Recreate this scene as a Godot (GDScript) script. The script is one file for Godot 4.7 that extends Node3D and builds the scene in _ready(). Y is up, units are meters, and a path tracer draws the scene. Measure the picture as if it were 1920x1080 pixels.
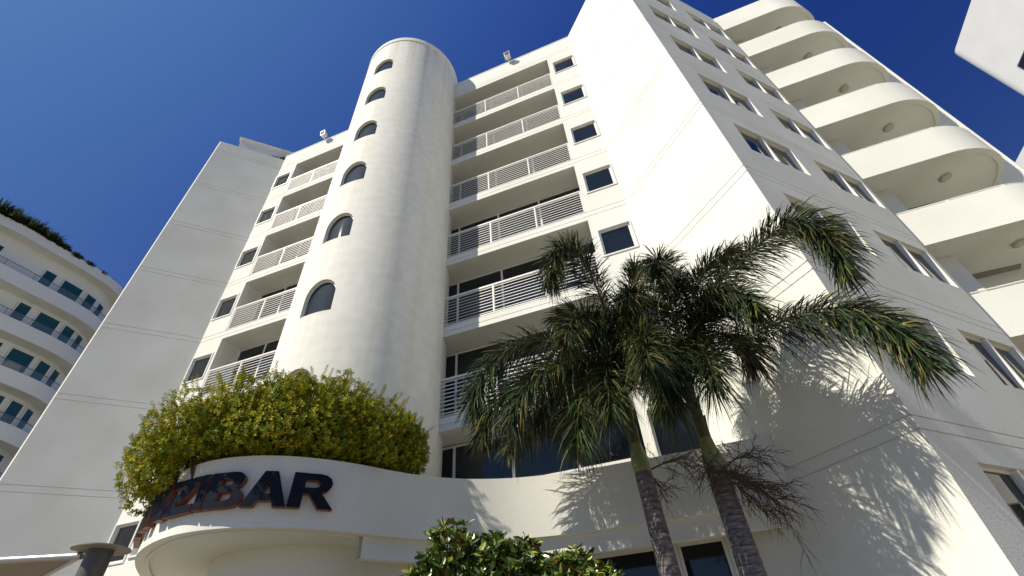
extends Node3D
# A white apartment block seen from the pavement at its foot, looking up: y is up, metres.
# x runs along the end walls of the wings, z along the sunlit side wall; the main front lies at 45 degrees.

class MB:
	var v := PackedVector3Array()
	var n := PackedVector3Array()
	var t := PackedVector2Array()
	var c := PackedColorArray()
	var col := Color(1, 1, 1)
	func tri(a: Vector3, b: Vector3, d: Vector3, na: Vector3, nb: Vector3, nd: Vector3, ta := Vector2.ZERO, tb := Vector2.ZERO, td := Vector2.ZERO):
		var g := (b - a).cross(d - a)
		if g.dot(na + nb + nd) > 0.0:
			v.append(a); v.append(d); v.append(b)
			n.append(na); n.append(nd); n.append(nb)
			t.append(ta); t.append(td); t.append(tb)
		else:
			v.append(a); v.append(b); v.append(d)
			n.append(na); n.append(nb); n.append(nd)
			t.append(ta); t.append(tb); t.append(td)
		c.append(col); c.append(col); c.append(col)
	func quad(a: Vector3, b: Vector3, d: Vector3, e: Vector3, out: Vector3):
		var g := (b - a).cross(d - a)
		if g.length_squared() < 1e-14:
			g = (d - a).cross(e - a)
		var k := g.normalized()
		if k.dot(out) < 0.0: k = -k
		tri(a, b, d, k, k, k)
		tri(a, d, e, k, k, k)
	func squad(a: Vector3, b: Vector3, d: Vector3, e: Vector3, na: Vector3, nb: Vector3, nd: Vector3, ne: Vector3, ta := Vector2.ZERO, tb := Vector2.ZERO, td := Vector2.ZERO, te := Vector2.ZERO):
		tri(a, b, d, na, nb, nd, ta, tb, td)
		tri(a, d, e, na, nd, ne, ta, td, te)
	func hexa(p: Array):   # p: 0-3 bottom ring, 4-7 top ring
		var m := Vector3.ZERO
		for q in p: m += q
		m /= 8.0
		for f in [[0, 1, 2, 3], [4, 5, 6, 7], [0, 1, 5, 4], [1, 2, 6, 5], [2, 3, 7, 6], [3, 0, 4, 7]]:
			var ce: Vector3 = (p[f[0]] + p[f[1]] + p[f[2]] + p[f[3]]) / 4.0
			quad(p[f[0]], p[f[1]], p[f[2]], p[f[3]], ce - m)
	func tube(pts: Array, radii: Array, sides := 8, capped := true):
		var rings := []
		var norms := []
		var last := pts.size() - 1
		var ref := Vector3.UP
		for i in pts.size():
			var d: Vector3 = (pts[mini(i + 1, last)] - pts[maxi(i - 1, 0)]).normalized()
			if i == 0 and absf(d.dot(ref)) > 0.9: ref = Vector3.RIGHT
			var x := d.cross(ref)
			if x.length() < 0.01: x = d.cross(Vector3.FORWARD)
			x = x.normalized()
			var y := x.cross(d).normalized()
			ref = y
			var ring := []
			var nr := []
			for s in sides:
				var a := TAU * s / sides
				var o := x * cos(a) + y * sin(a)
				ring.append(pts[i] + o * radii[i]); nr.append(o)
			rings.append(ring); norms.append(nr)
		for i in last:
			for s in sides:
				var s2 := (s + 1) % sides
				squad(rings[i][s], rings[i][s2], rings[i + 1][s2], rings[i + 1][s], norms[i][s], norms[i][s2], norms[i + 1][s2], norms[i + 1][s])
		if capped:
			for e in [0, last]:
				var out: Vector3 = (pts[0] - pts[1]).normalized() if e == 0 else (pts[last] - pts[last - 1]).normalized()
				for s in sides:
					tri(pts[e], rings[e][s], rings[e][(s + 1) % sides], out, out, out)
	func mesh(mat: Material, base := Vector3.ZERO) -> ArrayMesh:
		var a := []
		a.resize(Mesh.ARRAY_MAX)
		if base != Vector3.ZERO:
			for i in v.size(): v[i] -= base
		a[Mesh.ARRAY_VERTEX] = v; a[Mesh.ARRAY_NORMAL] = n; a[Mesh.ARRAY_TEX_UV] = t; a[Mesh.ARRAY_COLOR] = c
		var m := ArrayMesh.new()
		m.add_surface_from_arrays(Mesh.PRIMITIVE_TRIANGLES, a)
		m.surface_set_material(0, mat)
		return m

class Fr:          # a wall's own axes: u along it, h up, o out of it
	var p: Vector3
	var u: Vector3
	var o: Vector3
	func _init(a: Vector3, b: Vector3, d: Vector3):
		p = a; u = b.normalized(); o = d.normalized()
	func at(x: float, h: float, d := 0.0) -> Vector3:
		return p + u * x + Vector3.UP * h + o * d
	func box(m: MB, u0: float, u1: float, h0: float, h1: float, o0: float, o1: float):
		m.hexa([at(u0, h0, o0), at(u1, h0, o0), at(u1, h0, o1), at(u0, h0, o1), at(u0, h1, o0), at(u1, h1, o0), at(u1, h1, o1), at(u0, h1, o1)])

var M := {}
var names := {}
var rng := RandomNumberGenerator.new()

func numbered(s: String) -> String:
	names[s] = names.get(s, -1) + 1
	return s if names[s] == 0 else "%s_%03d" % [s, names[s]]
func thing(called: String, label: String, category: String, at := Vector3.ZERO, group := "") -> Node3D:
	var o := Node3D.new()
	o.name = numbered(called); add_child(o); o.position = at
	o.set_meta("label", label); o.set_meta("category", category)
	if group != "": o.set_meta("group", group)
	return o
func inst(called: String, mesh: Mesh, parent: Node, at := Vector3.ZERO) -> MeshInstance3D:
	var o := MeshInstance3D.new()
	o.name = called; o.mesh = mesh; o.position = at
	parent.add_child(o, true)
	return o
func part(called: String, m: MB, mat: Material, parent: Node) -> MeshInstance3D:   # m in world axes
	var base := Vector3.ZERO
	var k: Node = parent
	while k != self and k is Node3D:
		base += (k as Node3D).position; k = k.get_parent()
	return inst(called, m.mesh(mat, base), parent)

# ---------------------------------------------------------------- materials
func noise_image(size: int, freq: float, sd: int, oct := 4, kind := FastNoiseLite.TYPE_SIMPLEX_SMOOTH) -> Image:
	var f := FastNoiseLite.new()
	f.seed = sd; f.frequency = freq; f.noise_type = kind
	f.fractal_octaves = oct
	var im := f.get_seamless_image(size, size)
	im.convert(Image.FORMAT_RGBA8)
	return im
func tint(im: Image, lo: Color, hi: Color, gamma := 1.0) -> ImageTexture:
	var o := Image.create(im.get_width(), im.get_height(), false, Image.FORMAT_RGB8)
	for y in im.get_height():
		for x in im.get_width():
			o.set_pixel(x, y, lo.lerp(hi, pow(im.get_pixel(x, y).r, gamma)))
	o.generate_mipmaps()
	return ImageTexture.create_from_image(o)
func bumps(im: Image, k: float) -> ImageTexture:
	var o: Image = im.duplicate()
	o.bump_map_to_normal_map(k)
	o.generate_mipmaps()
	return ImageTexture.create_from_image(o)
func plain(col: Color, rough := 0.6, metal := 0.0) -> StandardMaterial3D:
	var m := StandardMaterial3D.new()
	m.albedo_color = col.linear_to_srgb(); m.roughness = rough; m.metallic = metal
	m.cull_mode = BaseMaterial3D.CULL_DISABLED
	return m
func stucco(lo: Color, hi: Color, grain: Image, coarse: ImageTexture, bump: float) -> StandardMaterial3D:
	var m := plain(Color(1, 1, 1), 0.85)
	m.albedo_texture = tint(grain, lo.linear_to_srgb(), hi.linear_to_srgb())
	m.normal_enabled = true; m.normal_texture = M.grain_normal; m.normal_scale = bump
	m.uv1_triplanar = true; m.uv1_world_triplanar = true; m.uv1_scale = Vector3.ONE * 0.42
	m.detail_enabled = true; m.detail_blend_mode = BaseMaterial3D.BLEND_MODE_MUL
	m.detail_albedo = coarse; m.detail_uv_layer = BaseMaterial3D.DETAIL_UV_2
	m.uv2_triplanar = true; m.uv2_world_triplanar = true; m.uv2_scale = Vector3.ONE * 0.071
	return m
func make_materials():
	var grain := noise_image(512, 0.05, 11, 4)
	M.grain_normal = bumps(noise_image(1024, 0.07, 12, 3), 3.0)
	var coarse := tint(noise_image(256, 0.02, 13, 5), Color(0.93, 0.925, 0.91), Color(1, 1, 1))
	M.stucco = stucco(Color(0.765, 0.78, 0.72), Color(0.825, 0.84, 0.78), grain, coarse, 0.26)
	M.neighbour = stucco(Color(0.70, 0.715, 0.70), Color(0.76, 0.775, 0.76), grain, coarse, 0.3)
	M.inside = plain(Color(0.25, 0.23, 0.2), 0.9)
	M.paint = plain(Color(0.76, 0.755, 0.72), 0.4)
	M.rail = plain(Color(0.74, 0.73, 0.68), 0.45)
	M.seal = plain(Color(0.05, 0.05, 0.05), 0.7)
	var g := plain(Color(0.012, 0.016, 0.022), 0.02)
	g.transparency = BaseMaterial3D.TRANSPARENCY_ALPHA; g.albedo_color.a = 0.82
	M.glass = g
	var gc := plain(Color(0.05, 0.06, 0.07), 0.02)
	gc.transparency = BaseMaterial3D.TRANSPARENCY_ALPHA; gc.albedo_color.a = 0.35
	M.clear_glass = gc
	var gt := plain(Color(0.01, 0.07, 0.09), 0.03)
	gt.transparency = BaseMaterial3D.TRANSPARENCY_ALPHA; gt.albedo_color.a = 0.93
	M.teal_glass = gt
	var rg := plain(Color(0.25, 0.36, 0.42), 0.03)
	rg.transparency = BaseMaterial3D.TRANSPARENCY_ALPHA; rg.albedo_color.a = 0.2
	M.rail_glass = rg
	M.curtain = plain(Color(0.33, 0.31, 0.31), 0.9)
	M.curtain_dark = plain(Color(0.10, 0.045, 0.035), 0.9)
	M.steel = plain(Color(0.55, 0.56, 0.56), 0.35, 0.8)
	M.dark_steel = plain(Color(0.09, 0.085, 0.08), 0.5)
	M.zinc = plain(Color(0.30, 0.27, 0.23), 0.55)
	M.lamp_glass = plain(Color(0.55, 0.5, 0.42), 0.25)
	M.letter_face = plain(Color(0.010, 0.012, 0.020), 0.4)
	M.letter_face.metallic_specular = 0.2
	M.letter_side = plain(Color(0.20, 0.065, 0.035), 0.5)
	M.fabric = plain(Color(0.34, 0.30, 0.25), 0.9)
	# tower render with run-off stains below the rim
	var st := Image.create(1024, 1024, false, Image.FORMAT_RGB8)
	var fa := FastNoiseLite.new(); fa.seed = 5; fa.frequency = 0.02; fa.fractal_octaves = 4
	var fb := FastNoiseLite.new(); fb.seed = 6; fb.frequency = 0.012; fb.fractal_octaves = 4
	for y in 1024:
		for x in 1024:
			var a := TAU * x / 1024.0
			var cx := cos(a) * 163.0
			var cz := sin(a) * 163.0
			var streak := fa.get_noise_3d(cx * 1.6, y * 0.035, cz * 1.6)
			var blot := fb.get_noise_3d(cx, y * 1.0, cz)
			var run := fa.get_noise_3d(cx * 2.4 + 900.0, y * 0.012, cz * 2.4)
			var long := (run + 0.55) * 230.0
			var k := 1.0 + blot * 0.05 - maxf(streak, 0.0) * 0.09
			if y < long: k -= clampf(streak + 0.25, 0.0, 0.6) * 0.28 * (1.0 - y / maxf(long, 1.0))
			var c := Color(0.82 * k, 0.825 * k * (1.0 - maxf(streak, 0.0) * 0.03), 0.765 * k * (1.0 - maxf(streak, 0.0) * 0.12))
			st.set_pixel(x, y, c.linear_to_srgb())
	st.generate_mipmaps()
	var tw := plain(Color(1, 1, 1), 0.85)
	tw.albedo_texture = ImageTexture.create_from_image(st)
	tw.detail_enabled = true; tw.detail_blend_mode = BaseMaterial3D.BLEND_MODE_MUL
	tw.detail_albedo = coarse; tw.detail_normal = M.grain_normal; tw.detail_uv_layer = BaseMaterial3D.DETAIL_UV_2
	tw.normal_enabled = true; tw.normal_scale = 0.35
	tw.uv2_triplanar = true; tw.uv2_world_triplanar = true; tw.uv2_scale = Vector3.ONE * 0.4
	M.tower = tw
	# foliage: instance and vertex colours carry each leaf's own tone
	var lf := plain(Color(1, 1, 1), 0.6)
	lf.metallic_specular = 0.25
	lf.vertex_color_use_as_albedo = true
	lf.backlight_enabled = true; lf.backlight = Color(0.30, 0.31, 0.03)
	M.leaf = lf
	var gl := plain(Color(1, 1, 1), 0.28)
	gl.vertex_color_use_as_albedo = true
	gl.backlight_enabled = true; gl.backlight = Color(0.10, 0.13, 0.02)
	M.glossy_leaf = gl
	var pl := plain(Color(1, 1, 1), 0.4)
	pl.vertex_color_use_as_albedo = true
	pl.backlight_enabled = true; pl.backlight = Color(0.05, 0.06, 0.015)
	M.palm_leaf = pl
	var du := plain(Color(1, 1, 1), 0.8)
	du.metallic_specular = 0.15
	du.vertex_color_use_as_albedo = true
	M.leaf_dull = du
	M.twig = plain(Color(0.10, 0.06, 0.035), 0.8)
	M.dry_twig = plain(Color(0.075, 0.045, 0.028), 0.8)
	var bark := plain(Color(1, 1, 1), 0.8)
	bark.albedo_texture = tint(noise_image(256, 0.03, 21, 5), Color(0.075, 0.062, 0.062).linear_to_srgb(), Color(0.37, 0.33, 0.32).linear_to_srgb(), 1.5)
	bark.vertex_color_use_as_albedo = true
	bark.uv1_triplanar = true; bark.uv1_world_triplanar = true; bark.uv1_scale = Vector3(0.9, 2.6, 0.9)
	M.bark = bark
	var sh := plain(Color(1, 1, 1), 0.35)
	sh.albedo_texture = tint(noise_image(256, 0.02, 22, 4), Color(0.13, 0.17, 0.06).linear_to_srgb(), Color(0.30, 0.34, 0.15).linear_to_srgb())
	sh.uv1_triplanar = true; sh.uv1_world_triplanar = true; sh.uv1_scale = Vector3(2.0, 0.5, 2.0)
	M.shaft = sh
	var lb := plain(Color(1, 1, 1), 0.6)
	lb.albedo_texture = tint(noise_image(256, 0.03, 23, 5), Color(0.045, 0.05, 0.022).linear_to_srgb(), Color(0.16, 0.17, 0.07).linear_to_srgb(), 1.2)
	lb.uv1_triplanar = true; lb.uv1_world_triplanar = true; lb.uv1_scale = Vector3(3.0, 0.8, 3.0)
	M.sheath = lb
	var gr := plain(Color(1, 1, 1), 0.9)
	gr.albedo_texture = tint(noise_image(256, 0.03, 31, 5), Color(0.17, 0.145, 0.10).linear_to_srgb(), Color(0.23, 0.20, 0.15).linear_to_srgb())
	gr.uv1_triplanar = true; gr.uv1_world_triplanar = true; gr.uv1_scale = Vector3.ONE * 0.11
	M.paving = gr
	M.soil = plain(Color(0.05, 0.035, 0.025), 0.95)

# ---------------------------------------------------------------- camera, sky, sun
const SUN_SIDE := 4.0      # degrees that the sun stands in front of the end walls' plane
const SUN_UP := 45.0
func to_sun() -> Vector3:
	var a := deg_to_rad(SUN_SIDE)
	var e := deg_to_rad(SUN_UP)
	return Vector3(-cos(e) * cos(a), sin(e), cos(e) * sin(a))
func light_and_camera():
	var cam := Camera3D.new()
	cam.name = "camera"
	cam.fov = 63.72; cam.far = 2000.0; cam.near = 0.05
	cam.position = Vector3(0, 1.6, 0)
	cam.rotation_degrees = Vector3(41.09, -26.74, -4.49)
	add_child(cam); cam.current = true
	var w := 512
	var h := 256
	var sky := Image.create(w, h, false, Image.FORMAT_RGBF)
	var s := to_sun()
	for y in h:
		var el := (0.5 - (y + 0.5) / h) * PI
		for x in w:
			var az := ((x + 0.5) / w) * TAU
			var d := Vector3(sin(az) * cos(el), sin(el), -cos(az) * cos(el))
			var up := maxf(d.y, 0.0)
			# clear deep blue, paler towards the horizon and round the sun
			var near := maxf(d.dot(s), 0.0)
			var c := Color(0.0090, 0.033, 0.170) + Color(0.22, 0.36, 0.49) * pow(1.0 - up, 3.6)
			c += Color(0.095 * pow(near, 3.0), 0.205 * pow(near, 3.0), 0.285 * pow(near, 2.0)) + Color(0.6, 0.55, 0.45) * pow(near, 40.0)
			if d.y < 0.0: c = Color(0.30, 0.28, 0.25)
			sky.set_pixel(x, y, c)
	var pm := PanoramaSkyMaterial.new()
	pm.panorama = ImageTexture.create_from_image(sky)
	var sk := Sky.new()
	sk.sky_material = pm
	var env := Environment.new()
	env.background_mode = Environment.BG_SKY
	env.sky = sk
	env.tonemap_mode = Environment.TONE_MAPPER_LINEAR
	env.tonemap_exposure = 1.2
	env.sdfgi_enabled = true; env.ssao_enabled = true; env.ssil_enabled = true
	var we := WorldEnvironment.new()
	we.name = "environment"
	we.environment = env
	add_child(we)
	var sun := DirectionalLight3D.new()
	sun.name = "sun"
	sun.light_energy = 1.6; sun.light_color = Color(1.0, 0.96, 0.895); sun.light_angular_distance = 0.5
	sun.shadow_enabled = true
	sun.transform = Transform3D(Basis.looking_at(-s, Vector3.UP), Vector3(0, 40, 0))
	add_child(sun)

# ---------------------------------------------------------------- walls and windows
func wall_grid(m: MB, f: Fr, u0: float, u1: float, h0: float, h1: float, thick: float, holes: Array, grooves: Array, deep := 0.02, open_start := false, open_end := false):
	var us := [u0, u1]
	var hs := [h0, h1]
	for r in holes:
		us.append(clampf(r[0], u0, u1)); us.append(clampf(r[1], u0, u1)); hs.append(r[2]); hs.append(r[3])
	for g in grooves:
		hs.append(g[0]); hs.append(g[1])
	us.sort(); hs.sort()
	var U := []
	var H := []
	for x in us:
		if U.is_empty() or x - U[-1] > 1e-4: U.append(x)
	for x in hs:
		if H.is_empty() or x - H[-1] > 1e-4: H.append(x)
	var nu := U.size() - 1
	var nh := H.size() - 1
	var d := []
	for i in nu:
		var line := []
		for j in nh:
			var cu: float = (U[i] + U[i + 1]) / 2.0
			var ch: float = (H[j] + H[j + 1]) / 2.0
			var k := 0.0
			for g in grooves:
				if ch > g[0] and ch < g[1]: k = -deep
			for r in holes:
				if cu > r[0] and cu < r[1] and ch > r[2] and ch < r[3]: k = -99.0
			line.append(k)
		d.append(line)
	for i in nu:
		for j in nh:
			var k: float = d[i][j]
			if k > -50.0:
				m.quad(f.at(U[i], H[j], k), f.at(U[i + 1], H[j], k), f.at(U[i + 1], H[j + 1], k), f.at(U[i], H[j + 1], k), f.o)
				m.quad(f.at(U[i], H[j], -thick), f.at(U[i + 1], H[j], -thick), f.at(U[i + 1], H[j + 1], -thick), f.at(U[i], H[j + 1], -thick), -f.o)
			if not (open_end and i == nu - 1):
				var k2: float = d[i + 1][j] if i + 1 < nu else -99.0
				if absf(k2 - k) > 1e-5:
					var a := maxf(k, k2)
					var b := maxf(minf(k, k2), -thick)
					var out := f.u if k > k2 else -f.u
					m.quad(f.at(U[i + 1], H[j], a), f.at(U[i + 1], H[j + 1], a), f.at(U[i + 1], H[j + 1], b), f.at(U[i + 1], H[j], b), out)
			if i == 0 and k > -50.0 and not open_start:
				m.quad(f.at(U[0], H[j], k), f.at(U[0], H[j + 1], k), f.at(U[0], H[j + 1], -thick), f.at(U[0], H[j], -thick), -f.u)
			var k3: float = d[i][j + 1] if j + 1 < nh else -99.0
			if absf(k3 - k) > 1e-5:
				var a := maxf(k, k3)
				var b := maxf(minf(k, k3), -thick)
				var out := Vector3.UP if k > k3 else Vector3.DOWN
				m.quad(f.at(U[i], H[j + 1], a), f.at(U[i + 1], H[j + 1], a), f.at(U[i + 1], H[j + 1], b), f.at(U[i], H[j + 1], b), out)
			if j == 0 and k > -50.0:
				m.quad(f.at(U[i], H[0], k), f.at(U[i + 1], H[0], k), f.at(U[i + 1], H[0], -thick), f.at(U[i], H[0], -thick), Vector3.DOWN)

# a framed window filling [u0,u1]x[h0,h1] with its glass set back; cuts = mullion positions
func window(parent: Node, f: Fr, u0: float, u1: float, h0: float, h1: float, back: float, cuts: Array, bar := 0.045, curtain := -1, glass: Material = null) -> Node3D:
	var m := MB.new()
	var e := 0.004
	var a0 := -back - 0.05
	var a1 := -back
	f.box(m, u0 + e, u1 - e, h0 + e, h0 + bar, a0, a1)
	f.box(m, u0 + e, u1 - e, h1 - bar, h1 - e, a0, a1)
	f.box(m, u0 + e, u0 + bar, h0 + bar, h1 - bar, a0, a1)
	f.box(m, u1 - bar, u1 - e, h0 + bar, h1 - bar, a0, a1)
	for c in cuts:
		f.box(m, c - bar * 0.6, c + bar * 0.6, h0 + bar, h1 - bar, a0, a1 - 0.004)
	var w := part("window", m, M.paint, parent)
	var edges := [u0 + bar]
	for c in cuts:
		edges.append(c - bar * 0.6); edges.append(c + bar * 0.6)
	edges.append(u1 - bar)
	for i in range(0, edges.size(), 2):
		var g := MB.new()
		var tilt := 0.004 * rng.randf_range(-1, 1)
		g.quad(f.at(edges[i], h0 + bar, a0 + 0.02 + tilt), f.at(edges[i + 1], h0 + bar, a0 + 0.02 - tilt), f.at(edges[i + 1], h1 - bar, a0 + 0.02 - tilt), f.at(edges[i], h1 - bar, a0 + 0.02 + tilt), f.o)
		part("pane", g, glass if glass else M.glass, w)
	if curtain >= 0:
		var k := MB.new()
		var steps := 26
		var wide := u1 - u0 - 0.1
		var from := 0.0 if curtain != 2 else 0.45
		for i in steps:
			var x0 := u0 + 0.05 + wide * (from + (1.0 - from) * i / steps)
			var x1 := u0 + 0.05 + wide * (from + (1.0 - from) * (i + 1) / steps)
			var z0 := a0 - 0.10 + 0.03 * sin(i * 1.9) + 0.01 * sin(i * 5.3)
			var z1 := a0 - 0.10 + 0.03 * sin((i + 1) * 1.9) + 0.01 * sin((i + 1) * 5.3)
			k.quad(f.at(x0, h0 - 0.05, z0), f.at(x1, h0 - 0.05, z1), f.at(x1, h1 + 0.05, z1), f.at(x0, h1 + 0.05, z0), f.o)
		part("curtain", k, M.curtain if curtain != 1 else M.curtain_dark, w)
	return w

# ---------------------------------------------------------------- the main building
const STOREY := 2.96
const TOP_HEAD := 24.5          # soffit of the topmost balconies
const ROOF := 25.95
var fF := Fr.new(Vector3(7.53, 0, -6.66), Vector3(-1, 0, -1), Vector3(-1, 0, 1))     # main front, u runs away to the plain end wall
var fC := Fr.new(Vector3(7.53, 0, -6.66), Vector3(0, 0, 1), Vector3(-1, 0, 0))       # sunlit side of the windowed wing
var fD := Fr.new(Vector3(7.53, 0, -3.15), Vector3(1, 0, 0), Vector3(0, 0, 1))        # its windowed end
var fE := Fr.new(Vector3(-4.597, 0, -18.787), Vector3(-1, 0, 0), Vector3(0, 0, 1))   # plain end wall
var fB := Fr.new(Vector3(13.6, 0, -3.15), Vector3(1, 0, 1), Vector3(-1, 0, 1))       # rounded balconies
const F_LONG := 17.15

func groove_levels() -> Array:
	var g := []
	for k in 8:
		var y := 4.15 + STOREY * k
		g.append([y - 0.012, y + 0.012]); g.append([y - 0.212, y - 0.188])
	return g

func railing(b: Node3D, u0: float, u1: float, h0: float, h1: float, posts: Array, key: String):
	var m := MB.new()
	fF.box(m, u0, u1, h1 - 0.055, h1, -0.09, -0.01)
	fF.box(m, u0, u1, h0, h0 + 0.03, -0.08, -0.025)
	for p in posts:
		fF.box(m, p - 0.025, p + 0.025, h0 + 0.03, h1 - 0.055, -0.085, -0.015)
	var r := part("railing", m, M.rail, b)
	if not M.has(key):
		var s := MB.new()
		var w := u1 - u0 - 0.02
		var a := fF.u * w
		var q := []
		for e in [[0.0, 0.0], [1.0, 0.0]]:
			for c in [[-0.026, -0.034], [0.026, 0.012], [0.026, 0.034], [-0.026, -0.012]]:
				q.append(a * e[0] + fF.o * c[0] - Vector3.UP * c[1])
		s.hexa([q[0], q[1], q[2], q[3], q[4], q[5], q[6], q[7]])
		M[key] = s.mesh(M.rail)
	var count := 9
	for i in count:
		var h := h0 + 0.03 + (h1 - h0 - 0.085) * (i + 0.6) / count
		inst("slat", M[key], r, fF.at(u0 + 0.01, h, -0.05) - b.position)

func build_main():
	var b := thing("apartment_building", "white stucco apartment block with round stair tower and louvred balcony rails", "building", Vector3(0, 0, -12))
	var holes := []
	for k in 7:
		var head := TOP_HEAD - STOREY * k
		var foot := head - STOREY + 0.38 if k < 6 else 5.1
		holes.append([1.25, 6.7, foot, head])
		holes.append([10.45, 15.95, foot, head])
		holes.append([0.08, 1.03, head - 1.68, head - 0.62])
		holes.append([16.12, 17.07, head - 1.68, head - 0.62])
	holes.append([0.28, 1.15, 0.2, 3.52]); holes.append([1.45, 3.0, 0.2, 3.52]); holes.append([3.15, 4.6, 0.2, 3.52])
	var m := MB.new()
	wall_grid(m, fF, 0, F_LONG, 0, ROOF, 0.22, holes, groove_levels())
	part("wall", m, M.stucco, b)
	# sunlit side, windowed end and plain end
	m = MB.new()
	wall_grid(m, fC, 0, 3.51, 0, ROOF, 0.22, [], groove_levels(), 0.02, true, true)
	part("wall", m, M.stucco, b)
	m = MB.new()
	holes = []
	for k in 8:
		var head := 3.58 + STOREY * k
		for x in [[0.87, 2.95], [3.88, 5.97]]:
			holes.append([x[0], x[1], head - 1.26 if k > 0 else head - 1.9, head])
	wall_grid(m, fD, 0, 6.15, 0, ROOF, 0.24, holes, groove_levels(), 0.02, true)
	part("wall", m, M.stucco, b)
	for r in holes:
		var mid: float = (r[0] + r[1]) / 2.0 - 0.02
		var w := window(b, fD, r[0], r[1], r[2], r[3], 0.09, [mid], 0.05, (rng.randi() % 3) if rng.randf() < 0.3 else -1)
		var p := MB.new()
		fD.box(p, mid - 0.035, mid + 0.035, r[2] + 0.005, r[3] - 0.005, -0.088, -0.012)
		part("mullion", p, M.paint, w)
	m = MB.new()
	wall_grid(m, fE, 0, 3.27, 0, ROOF - 0.35, 0.22, [], groove_levels())
	part("wall", m, M.stucco, b)
	# bevelled outer edge of the plain end and the walls that close the block behind
	m = MB.new()
	var c0 := fE.at(3.27, 0, 0)
	m.hexa([c0, c0 + Vector3(-0.06, 0, -0.06), c0 + Vector3(-0.06, 0, -13), c0 + Vector3(0.15, 0, -13), c0 + Vector3.UP * (ROOF - 0.35), c0 + Vector3(-0.06, ROOF - 0.35, -0.06), c0 + Vector3(-0.06, ROOF - 0.35, -13), c0 + Vector3(0.15, ROOF - 0.35, -13)])
	var back := [Vector3(-7.93, 0, -31.8), Vector3(2, 0, -33), Vector3(27, 0, -8), Vector3(18.6, 0, -2.6)]
	for i in 3:
		var p: Vector3 = back[i]
		var q: Vector3 = back[i + 1]
		var t := Vector3(0.1, 0, 0.2)
		m.hexa([p, q, q + t, p + t, p + Vector3.UP * ROOF, q + Vector3.UP * ROOF, q + t + Vector3.UP * ROOF, p + t + Vector3.UP * ROOF])
	fD.box(m, 5.93, 6.15, 0, ROOF - 0.003, -6.0, -0.242)
	part("wall", m, M.stucco, b)
	# floors and roof
	var outline := PackedVector2Array([Vector2(-7.7, -19.05), Vector2(-3.5, -19.05), Vector2(7.8, -7.75), Vector2(7.8, -3.42), Vector2(13.4, -3.42), Vector2(14.2, -5.6), Vector2(17.5, -2.6), Vector2(25, -7), Vector2(2, -31), Vector2(-7.7, -31)])
	for k in 9:
		var y := TOP_HEAD + 0.2 - STOREY * k
		if k == 8: y = ROOF - 0.4
		part("roof" if k == 8 else "floor", slab(outline, y, 0.15), M.inside if k < 8 else M.stucco, b)
	# recessed balconies of the main front
	for k in 7:
		var head := TOP_HEAD - STOREY * k
		var foot := head - STOREY + 0.38 if k < 6 else 5.1
		for side in 2:
			var u0 := 1.25 if side == 0 else 10.45
			var u1 := 6.7 if side == 0 else 15.95
			m = MB.new()
			var deep := 0.92
			fF.box(m, u0 - 0.15, u1 + 0.15, foot - 0.30, foot, -deep - 0.1, -0.222)
			fF.box(m, u0 - 0.15, u0, foot, head, -deep - 0.1, -0.222)
			fF.box(m, u1, u1 + 0.15, foot, head, -deep - 0.1, -0.222)
			part("balcony", m, M.stucco, b)
			m = MB.new()
			fF.box(m, u0 - 0.15, u1 + 0.15, head, head + 0.06, -deep - 0.1, -0.222)
			part("soffit", m, M.stucco, b)
			var cuts := []
			var x := u0 + 1.65 if side == 0 else u0 + 0.85
			while x < u1 - 0.5:
				cuts.append(x); x += 1.65
			window(b, fF, u0, u1, foot, head - 0.03, deep - 0.04, cuts, 0.055, -1)
			if k < 6:
				var posts := [u0 + 0.03, u0 + 1.65, u0 + 3.3, u1 - 0.03] if side == 0 else [u0 + 0.03, 12.6, 14.4, u1 - 0.03]
				railing(b, u0, u1, foot + 0.03, foot + 1.16, posts, "slat%d" % side)
			else:
				m = MB.new()
				fF.box(m, u0, u1, foot + 0.002, foot + 0.06, -0.2, 0.05)
				part("sill", m, M.paint, b)
		# small square windows at both ends of the front
		for u in [0.08, 16.12]:
			var kind := [-1, -1, 1, -1, 1, -1, -1][k] as int if u < 1 else [-1, 0, 0, 2, 1, 0, 1][k] as int
			window(b, fF, u, u + 0.95, head - 1.68, head - 0.62, 0.05, [], 0.06, kind)
			m = MB.new()
			fF.box(m, u - 0.05, u + 1.0, head - 0.62, head - 0.57, 0.0, 0.025)
			fF.box(m, u - 0.05, u, head - 1.73, head - 0.62, 0.0, 0.025)
			fF.box(m, u + 0.95, u + 1.0, head - 1.73, head - 0.62, 0.0, 0.025)
			fF.box(m, u, u + 0.95, head - 1.73, head - 1.68, 0.0, 0.03)
			part("window_trim", m, M.paint, b)
	for r in [[0.28, 1.15], [1.45, 3.0], [3.15, 4.6]]:
		window(b, fF, r[0], r[1], 0.2, 3.52, 0.06, [], 0.07, -1)
	# parapet coping
	m = MB.new()
	fF.box(m, 0.0, F_LONG, ROOF, ROOF + 0.05, -0.26, 0.015)
	part("coping", m, M.stucco, b)
	# planter on the roof of the plain wing
	m = MB.new()
	m.hexa([Vector3(-7.25, 25.0, -20.4), Vector3(-4.0, 25.0, -20.4), Vector3(-4.0, 25.0, -19.6), Vector3(-7.25, 25.0, -19.6), Vector3(-7.3, 27.2, -20.4), Vector3(-4.0, 27.2, -20.4), Vector3(-4.0, 27.2, -19.5), Vector3(-7.3, 27.2, -19.5)])
	m.hexa([Vector3(-7.4, 27.2, -20.5), Vector3(-3.9, 27.2, -20.5), Vector3(-3.9, 27.2, -19.4), Vector3(-7.4, 27.2, -19.4), Vector3(-7.4, 27.35, -20.5), Vector3(-3.9, 27.35, -20.5), Vector3(-3.9, 27.35, -19.4), Vector3(-7.4, 27.35, -19.4)])
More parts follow.
